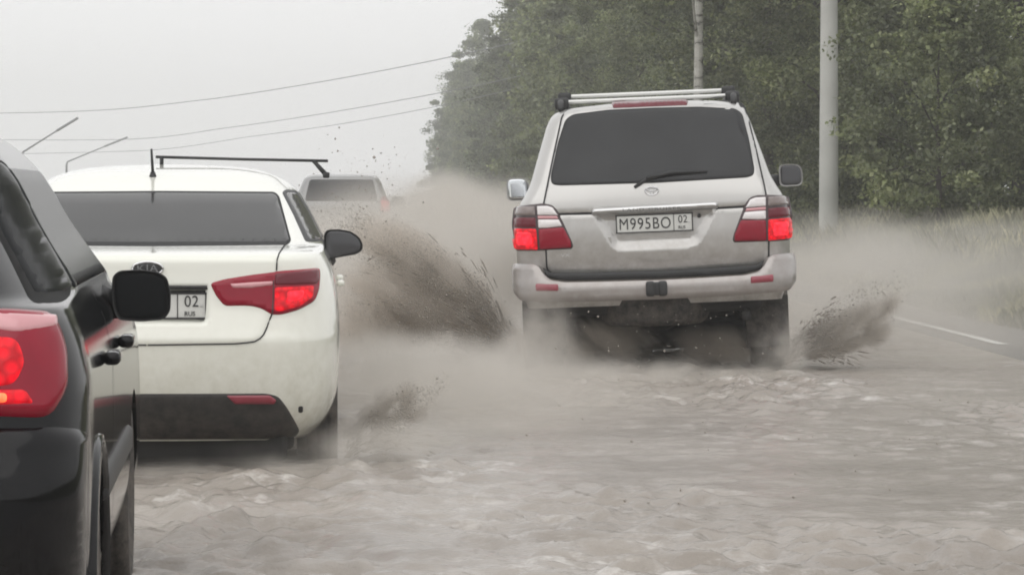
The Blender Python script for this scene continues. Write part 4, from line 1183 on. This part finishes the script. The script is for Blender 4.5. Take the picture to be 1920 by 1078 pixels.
# ------------------------------------------------------------------ pale car farther ahead, half lost in the spray
FD = 60.0
ff = Frame(((640 - VPX) / FPX * FD, FD, -0.05), 0.0, 0.0)
far = empty('estate_car', ff.loc, ff.rot)
tag(far, 'pale car ahead with red tail lamp, half lost in spray', 'car')
fsx = Shell([
    (0.25, 0.80, 0.05, 4.2, 0.15, 0.2, 0.05), (0.5, 0.87, -0.03, 4.3, 0.15, 0.2, 0.05), (0.8, 0.88, 0.0, 4.2, 0.15, 0.2, 0.05), (1.02, 0.86, 0.03, 3.6, 0.14, 0.2, 0.05), (1.10, 0.83, 0.06, 3.2, 0.14, 0.2, 0.05),
    (1.30, 0.75, 0.2, 2.8, 0.13, 0.18, 0.05), (1.48, 0.68, 0.32, 2.5, 0.13, 0.18, 0.05), (1.55, 0.62, 0.4, 2.4, 0.14, 0.18, 0.05), (1.59, 0.48, 0.6, 2.2, 0.14, 0.15, 0.05), (1.605, 0.1, 1.0, 1.8, 0.05, 0.1, 0.05)])
fsx.build('body', M['far_paint'], far, arches=[(0.8, 0.3, 0.36, 0.6, 1.0), (0.8, 0.3, 0.36, -1.0, -0.6)])
FR = fsx.rear()
patch('rear_window', rnd([(-0.64, 1.12), (0.64, 1.12), (0.56, 1.50), (-0.56, 1.50)], 0.05), FR, REAR, M['glass'], far, off=0.008, bevel=0.01, res=0.08, skirt=0.002)
patch('rear_bumper', rnd([(-0.86, 0.36), (0.86, 0.36), (0.87, 0.62), (-0.87, 0.62)], 0.04), FR, REAR, M['plastic'], far, off=0.05, bevel=0.04, res=0.06, skirt=0.01)
for sg in (1, -1):
    q = (lambda p: p) if sg > 0 else mir
    h = patch('tail_lamp', rnd(q([(0.68, 0.80), (0.86, 0.80), (0.85, 1.12), (0.76, 1.22), (0.68, 1.16)]), 0.03), FR, REAR, M['lamp_red'], far, off=0.02, bevel=0.015, res=0.04, skirt=0.004)
    patch('brake_lens', rnd(q([(0.70, 0.93), (0.84, 0.93), (0.835, 1.10), (0.70, 1.12)]), 0.02), FR, REAR, M['lamp_lit'], h, off=0.008, bevel=0.008, res=0.04, skirt=0.001, base=0.02)
    m0, m1 = (0.90, 1.14) if sg > 0 else (-1.14, -0.90)
    side_mirror(far, m0, m1, 1.03, 1.19, 2.3, sg, M['plastic'], M['mirror_dark_reflect'], (sg * 0.82, 2.4, 1.05))
    patch('side_window', rnd([(0.7, 1.14), (2.7, 1.10), (2.3, 1.46), (0.85, 1.47)], 0.05), fsx.side(sg), (sg, 0, 0), M['glass'], far, off=0.004, bevel=0.01, res=0.12, skirt=0.002)
    for yy in (0.8, 3.4): wheel(far, sg * 0.76, yy, 0.33, 0.2, sg)
plate(far, (0, 0.78), 0.52, 0.112, -0.02, 0, '', '02')

# ------------------------------------------------------------------ spray thrown up by the wheels, mist and haze
def spray_mat(name, color, dens, nscale=1.6, lo=0.40, hi=0.62, aniso=0.2, inner=0.15, stretch=(1, 1, 1), tilt=0.0, step=1.0):
    m = bpy.data.materials.new(name); m.use_nodes = True
    nt = m.node_tree; nt.nodes.remove(nt.nodes['Principled BSDF'])
    out = nt.nodes['Material Output']
    m.cycles.volume_step_rate = step
    pv = nt.nodes.new('ShaderNodeVolumePrincipled')
    pv.inputs['Color'].default_value = (*color, 1); pv.inputs['Anisotropy'].default_value = aniso
    tc = nt.nodes.new('ShaderNodeTexCoord'); geo = nt.nodes.new('ShaderNodeNewGeometry')
    ln = nt.nodes.new('ShaderNodeVectorMath'); ln.operation = 'LENGTH'
    nt.links.new(tc.outputs['Object'], ln.inputs[0])
    fo = nt.nodes.new('ShaderNodeMapRange'); fo.interpolation_type = 'SMOOTHSTEP'
    fo.inputs[1].default_value = 1.0; fo.inputs[2].default_value = inner; fo.inputs[3].default_value = 0.0; fo.inputs[4].default_value = 1.0
    nt.links.new(ln.outputs['Value'], fo.inputs[0])
    n = tex_noise(nt, geo.outputs['Position'], nscale, 3, 0.6, stretch)
    if tilt:
        mp = n.node.inputs['Vector'].links[0].from_node
        ro = nt.nodes.new('ShaderNodeVectorRotate'); ro.rotation_type = 'Y_AXIS'; ro.inputs['Angle'].default_value = tilt
        nt.links.new(geo.outputs['Position'], ro.inputs['Vector']); nt.links.new(ro.outputs[0], mp.inputs['Vector'])
    nr = nt.nodes.new('ShaderNodeMapRange'); nr.interpolation_type = 'SMOOTHSTEP'
    nr.inputs[1].default_value = lo; nr.inputs[2].default_value = hi; nr.inputs[3].default_value = 0.06; nr.inputs[4].default_value = 1.0
    nt.links.new(n, nr.inputs[0])
    a = nt.nodes.new('ShaderNodeMath'); a.operation = 'MULTIPLY'
    b = nt.nodes.new('ShaderNodeMath'); b.operation = 'MULTIPLY'; b.inputs[1].default_value = dens
    nt.links.new(fo.outputs[0], a.inputs[0]); nt.links.new(nr.outputs[0], a.inputs[1]); nt.links.new(a.outputs[0], b.inputs[0])
    nt.links.new(b.outputs[0], pv.inputs['Density']); nt.links.new(pv.outputs[0], out.inputs['Volume'])
    return m
def puff_mesh(mat):
    bm = bmesh.new(); bmesh.ops.create_icosphere(bm, subdivisions=2, radius=1.04)
    me = bpy.data.meshes.new('mist'); bm.to_mesh(me); bm.free(); me.materials.append(mat); return me
MIST_C, SPLASH_C = (0.74, 0.71, 0.665), (0.70, 0.65, 0.59)
FAN_C = (0.60, 0.565, 0.52)
PUFF = {'mist': puff_mesh(spray_mat('spray_mist', MIST_C, 0.55, 0.9, 0.35, 0.65)),
        'thick': puff_mesh(spray_mat('spray_thick_mist', MIST_C, 2.4, 2.6, 0.40, 0.62)),
        'veil': puff_mesh(spray_mat('spray_veil', MIST_C, 0.40, 0.9, 0.35, 0.65)),
        'splash': puff_mesh(spray_mat('spray_splash', SPLASH_C, 11.0, 6.0, 0.40, 0.60, 0.0, stretch=(0.35, 0.6, 1.3), tilt=R(-42), step=0.6)),
        'right': puff_mesh(spray_mat('spray_right', FAN_C, 17.0, 9.0, 0.40, 0.60, 0.0, stretch=(0.35, 0.6, 1.3), tilt=R(42), step=0.6)),
        'fan': puff_mesh(spray_mat('spray_fan', FAN_C, 26.0, 13.0, 0.40, 0.60, 0.0, stretch=(0.35, 0.6, 1.3), tilt=R(45), step=0.6))}
def W(px, py, D): return np.array(((px - VPX) / FPX * D, D, CAMH + (HY - py) / FPX * D))
def puff(parent, kind, c, r, roty=0.0):
    o = bpy.data.objects.new('mist', PUFF[kind]); col.objects.link(o); o.parent = parent
    o.location = tuple(c); o.scale = r; o.rotation_euler = (0, roty, 0); return o
M['droplet'] = pmat('muddy_droplet', (0.50, 0.455, 0.40), 0.15, 0, 0, 0.5)
M['droplet'].node_tree.nodes['Principled BSDF'].inputs['Transmission Weight'].default_value = 0.45
OCT_V = np.array([(1, 0, 0), (-1, 0, 0), (0, 1, 0), (0, -1, 0), (0, 0, 1), (0, 0, -1)], float)
OCT_F = np.array([(0, 2, 4), (2, 1, 4), (1, 3, 4), (3, 0, 4), (2, 0, 5), (1, 2, 5), (3, 1, 5), (0, 3, 5)])
def droplets(parent, C, size):
    n = len(C); r = np.random.default_rng(n)
    sc = size[:, None, None] * r.uniform(0.6, 1.5, (n, 1, 3))
    V = (OCT_V[None] * sc + C[:, None]).reshape(-1, 3)
    F = (OCT_F[None] + 6 * np.arange(n)[:, None, None]).reshape(-1, 3)
    o = link_mesh('droplets', npmesh('droplets', V, F), M['droplet'], parent); o['kind'] = 'stuff'
    return o
def arc_cloud(n, p0, vx, vz, vy, tmax, spread, seed, keep=0.5, nsc=3.0, y_len=0.6):
    """drops along thrown arcs from a wheel, thinned to clumps"""
    r = np.random.default_rng(seed)
    t = tmax * r.random(n) ** 0.8
    a = r.random(n)
    X = p0[0] + (vx[0] + (vx[1] - vx[0]) * a) * t; Z = p0[2] + (vz[0] + (vz[1] - vz[0]) * a) * t - 4.9 * t * t
    Y = p0[1] + r.uniform(vy[0], vy[1], n) * t + r.uniform(-0.2, y_len, n)
    s = spread * (0.3 + t / tmax)
    C = np.stack([X + r.normal(size=n) * s, Y + r.normal(size=n) * s, Z + r.normal(size=n) * s], 1)
    f = fbm(C[:, 0] * nsc * 2, C[:, 2] * nsc * 2 + C[:, 1], seed, 4)
    k = (r.random(n) < smooth01((f - keep + 0.16) / 0.3)) & (C[:, 2] > -0.02)
    return C[k]

M['strand'] = pmat('muddy_water_strand', (0.46, 0.41, 0.36), 0.1, 0, 0, 0.5)
M['strand'].node_tree.nodes['Principled BSDF'].inputs['Transmission Weight'].default_value = 0.55
def strands(parent, n, p0, ang, speed, tmax, rad, seed, ylen=0.5):
    """ragged fingers of water thrown on arcs from a wheel, thick at the root, breaking up at the tip"""
    r = np.random.default_rng(seed); V, F = [], []
    for k in range(n):
        a = ang[0] + (ang[1] - ang[0]) * r.random(); sp = speed * r.uniform(0.65, 1.1)
        t0 = tmax * r.random() ** 1.3 * 0.75; t1 = t0 + tmax * r.uniform(0.025, 0.10)
        ts = np.linspace(t0, t1, 9); y0 = r.uniform(-0.1, ylen); w = r.normal(size=3) * 0.012
        pts = [(p0[0] + math.cos(a) * sp * t + w[0] * math.sin(25 * t + k), p0[1] + y0 + w[1] * 8 * t, p0[2] + math.sin(a) * sp * t - 4.9 * t * t + w[2] * math.sin(31 * t + k)) for t in ts]
        if min(p[2] for p in pts) < -0.03: continue
        rd = rad * r.uniform(0.4, 1.3) * (1 - 0.5 * t0 / tmax)
        rads = [max(0.0008, rd * (math.sin(math.pi * (0.08 + 0.84 * i / 8)) ** 0.8) * r.uniform(0.6, 1.3)) for i in range(9)]
        v, f = tube_data(pts, rads, 5); b = len(V)
        V.extend(v); F.extend([tuple(b + i for i in q) for q in f])
    o = pyobj('water_strands', V, F, M['strand'], parent); o['kind'] = 'stuff'
    return o

# spray of the off-roader, left side: the tall dark arc
sL = empty('wheel_spray', tuple(W(960, 690, 24.2) * (1, 1, 0)))
tag(sL, 'tall brown arc of spray thrown between the silver car and white sedan', 'spray', 'spray thrown up by the wheels', kind='stuff')
sL.location = (0, 0, 0)
for (px, py, r, ry) in [(962, 640, (0.20, 0.45, 0.16), 40), (925, 598, (0.24, 0.5, 0.17), 42), (880, 553, (0.28, 0.6, 0.19), 42), (830, 510, (0.30, 0.7, 0.20), 35), (775, 470, (0.32, 0.8, 0.20), 30), (715, 445, (0.30, 0.8, 0.20), 10),
                       (890, 630, (0.34, 0.5, 0.16), 10), (800, 575, (0.42, 0.6, 0.26), 20), (715, 550, (0.40, 0.7, 0.34), 0), (680, 620, (0.32, 0.6, 0.26), 0), (760, 620, (0.4, 0.5, 0.20), 0)]:
    puff(sL, 'splash', W(px, py, 24.6), r, R(ry))
C = np.concatenate([arc_cloud(60000, (0.98, 24.3, 0.02), (-1.5, -3.4), (3.2, 4.6), (-0.5, 0.8), 0.44, 0.07, 1, 0.47), arc_cloud(30000, (0.98, 24.3, 0.0), (-0.8, -4.0), (1.0, 3.4), (-0.8, 0.5), 0.40, 0.06, 2, 0.5)])
rr_ = np.random.default_rng(5)
droplets(sL, C, rr_.gamma(1.4, 0.0009, len(C)) + 0.0006)
strands(sL, 300, (0.98, 24.2, 0.05), (R(108), R(150)), 5.0, 0.36, 0.0065, 61, 0.6)
# right side fan
sR = empty('wheel_spray'); tag(sR, 'low dark fan of spray beside the silver car near the white line', 'spray', 'spray thrown up by the wheels', kind='stuff')
for (px, py, r, ry) in [(1530, 648, (0.16, 0.35, 0.09), -25), (1562, 628, (0.18, 0.35, 0.12), -35), (1600, 605, (0.18, 0.35, 0.14), -40), (1640, 590, (0.17, 0.35, 0.15), -45), (1590, 645, (0.24, 0.35, 0.08), -8), (1650, 625, (0.15, 0.3, 0.12), -60), (1672, 572, (0.13, 0.25, 0.09), -55), (1545, 662, (0.22, 0.3, 0.07), -5)]:
    puff(sR, 'right', W(px, py, 23.9), r, R(ry))
C = arc_cloud(26000, (2.82, 24.0, 0.02), (1.2, 2.6), (1.6, 3.2), (-0.4, 0.6), 0.34, 0.04, 3, 0.48)
droplets(sR, C, rr_.gamma(1.4, 0.0009, len(C)) + 0.0006)
strands(sR, 220, (2.80, 23.8, 0.03), (R(22), R(66)), 3.2, 0.34, 0.0065, 62, 0.4)
# sedan fan
sS = empty('wheel_spray'); tag(sS, 'small fan of brown spray beside the rear wheel of the white sedan', 'spray', 'spray thrown up by the wheels', kind='stuff')
for (px, py, r, ry) in [(662, 808, (0.08, 0.2, 0.05), -30), (690, 780, (0.09, 0.2, 0.06), -45), (722, 752, (0.09, 0.2, 0.07), -45), (760, 735, (0.08, 0.2, 0.07), -30), (720, 790, (0.11, 0.2, 0.06), -10), (775, 770, (0.10, 0.2, 0.08), 0)]:
    puff(sS, 'fan', W(px, py, 15.9), r, R(ry))
C = arc_cloud(12000, (-0.17, 15.8, 0.02), (0.6, 1.6), (1.2, 2.6), (-0.3, 0.5), 0.28, 0.025, 4, 0.48, 5.0, 0.2)
droplets(sS, C, rr_.gamma(1.4, 0.0006, len(C)) + 0.0005)
strands(sS, 130, (-0.18, 15.8, 0.02), (R(25), R(70)), 2.3, 0.26, 0.0038, 63, 0.2)
# mist behind the wheels
mv = empty('spray_mist'); tag(mv, 'pale brown mist boiling round the wheels on the flooded road', 'mist', kind='stuff')
for (kind, px, py, D, r) in [
        ('thick', 1010, 640, 23.0, (0.34, 0.5, 0.42)), ('thick', 1000, 620, 22.8, (0.30, 0.4, 0.40)), ('thick', 1240, 702, 22.2, (1.2, 0.4, 0.15)), ('thick', 1480, 650, 22.8, (0.2, 0.35, 0.30)), ('veil', 1820, 620, 26.5, (1.3, 2.2, 0.35)),
        ('thick', 1180, 708, 22.4, (1.0, 0.6, 0.13)), ('thick', 1460, 670, 22.7, (0.22, 0.4, 0.26)), ('thick', 1380, 705, 22.3, (0.6, 0.5, 0.10)), ('splash', 1130, 640, 23.9, (0.5, 0.4, 0.22)), ('splash', 1340, 650, 24.0, (0.45, 0.4, 0.18)),
        ('thick', 800, 690, 20.5, (0.95, 1.6, 0.26)), ('thick', 700, 700, 18.5, (0.45, 1.2, 0.32)), ('thick', 900, 720, 20.0, (0.8, 1.5, 0.20)), ('thick', 830, 400, 33.0, (0.6, 3, 0.5)),
        ('thick', 655, 868, 15.0, (0.20, 0.4, 0.14)), ('thick', 540, 880, 15.0, (0.3, 0.4, 0.09)), ('thick', 720, 830, 15.2, (0.5, 0.8, 0.12)),
        ('thick', 930, 520, 27.0, (0.6, 1.6, 0.6)), ('thick', 800, 520, 29.0, (1.0, 2.5, 0.75)), ('thick', 670, 550, 31.0, (0.9, 2.5, 0.75)),
        ('thick', 400, 890, 15.0, (0.7, 0.4, 0.09)), ('thick', 500, 850, 15.6, (0.35, 0.3, 0.12)), ('mist', 850, 760, 18.0, (0.9, 2.5, 0.30)), ('mist', 1050, 740, 19.5, (1.2, 2.5, 0.26)), ('thick', 1000, 690, 22.4, (0.45, 0.7, 0.30)), ('mist', 690, 430, 34.0, (0.7, 3.0, 0.45)),
        ('mist', 760, 470, 40.0, (2.0, 8.0, 1.1)), ('mist', 900, 470, 44.0, (2.0, 8.0, 1.2)), ('mist', 600, 480, 48.0, (1.5, 7.0, 0.9)), ('mist', 1000, 450, 50.0, (2.5, 9.0, 1.0)),
        ('veil', 1580, 560, 29.0, (1.3, 4.0, 0.75)), ('veil', 1720, 550, 33.0, (2.0, 5.0, 0.7)), ('veil', 1620, 490, 44.0, (3.0, 6.0, 0.8)), ('veil', 1850, 500, 46.0, (3.0, 6.0, 0.8)), ('veil', 1880, 520, 36.0, (1.8, 5.0, 0.8)), ('veil', 1700, 640, 25.0, (1.4, 2.5, 0.35))]:
    puff(mv, kind, W(px, py, D), r)
# single drops flying through the air
fl = empty('flying_drops'); tag(fl, 'loose dark drops of muddy water flying over the flooded road', 'drops', kind='stuff')
n = 420
px = np.concatenate([rr_.normal(690, 55, 150), rr_.uniform(980, 1920, 150), rr_.uniform(1010, 1480, 120)]); py = np.concatenate([rr_.normal(330, 45, 150), rr_.uniform(640, 1050, 150), rr_.uniform(570, 700, 120)])
D = np.concatenate([rr_.uniform(23, 27, 150), rr_.uniform(13, 20, 150), rr_.uniform(22.3, 23.0, 120)])
C = np.stack([(px - VPX) / FPX * D, D, np.maximum(CAMH + (HY - py) / FPX * D, 0.03)], 1)
droplets(fl, C, rr_.gamma(1.8, 0.0014, n) + 0.001)

# the wet air itself
hz = bpy.data.materials.new('haze'); hz.use_nodes = True
nt = hz.node_tree; nt.nodes.remove(nt.nodes['Principled BSDF'])
pv = nt.nodes.new('ShaderNodeVolumePrincipled'); pv.inputs['Color'].default_value = (0.985, 0.985, 0.985, 1); pv.inputs['Density'].default_value = 0.0013; pv.inputs['Anisotropy'].default_value = 0.2
nt.links.new(pv.outputs[0], nt.nodes['Material Output'].inputs['Volume'])
o = box('haze', (0, 420, 14), (1560, 1000, 30.5), hz); tag(o, 'thin rain haze hanging over the whole road', kind='stuff')
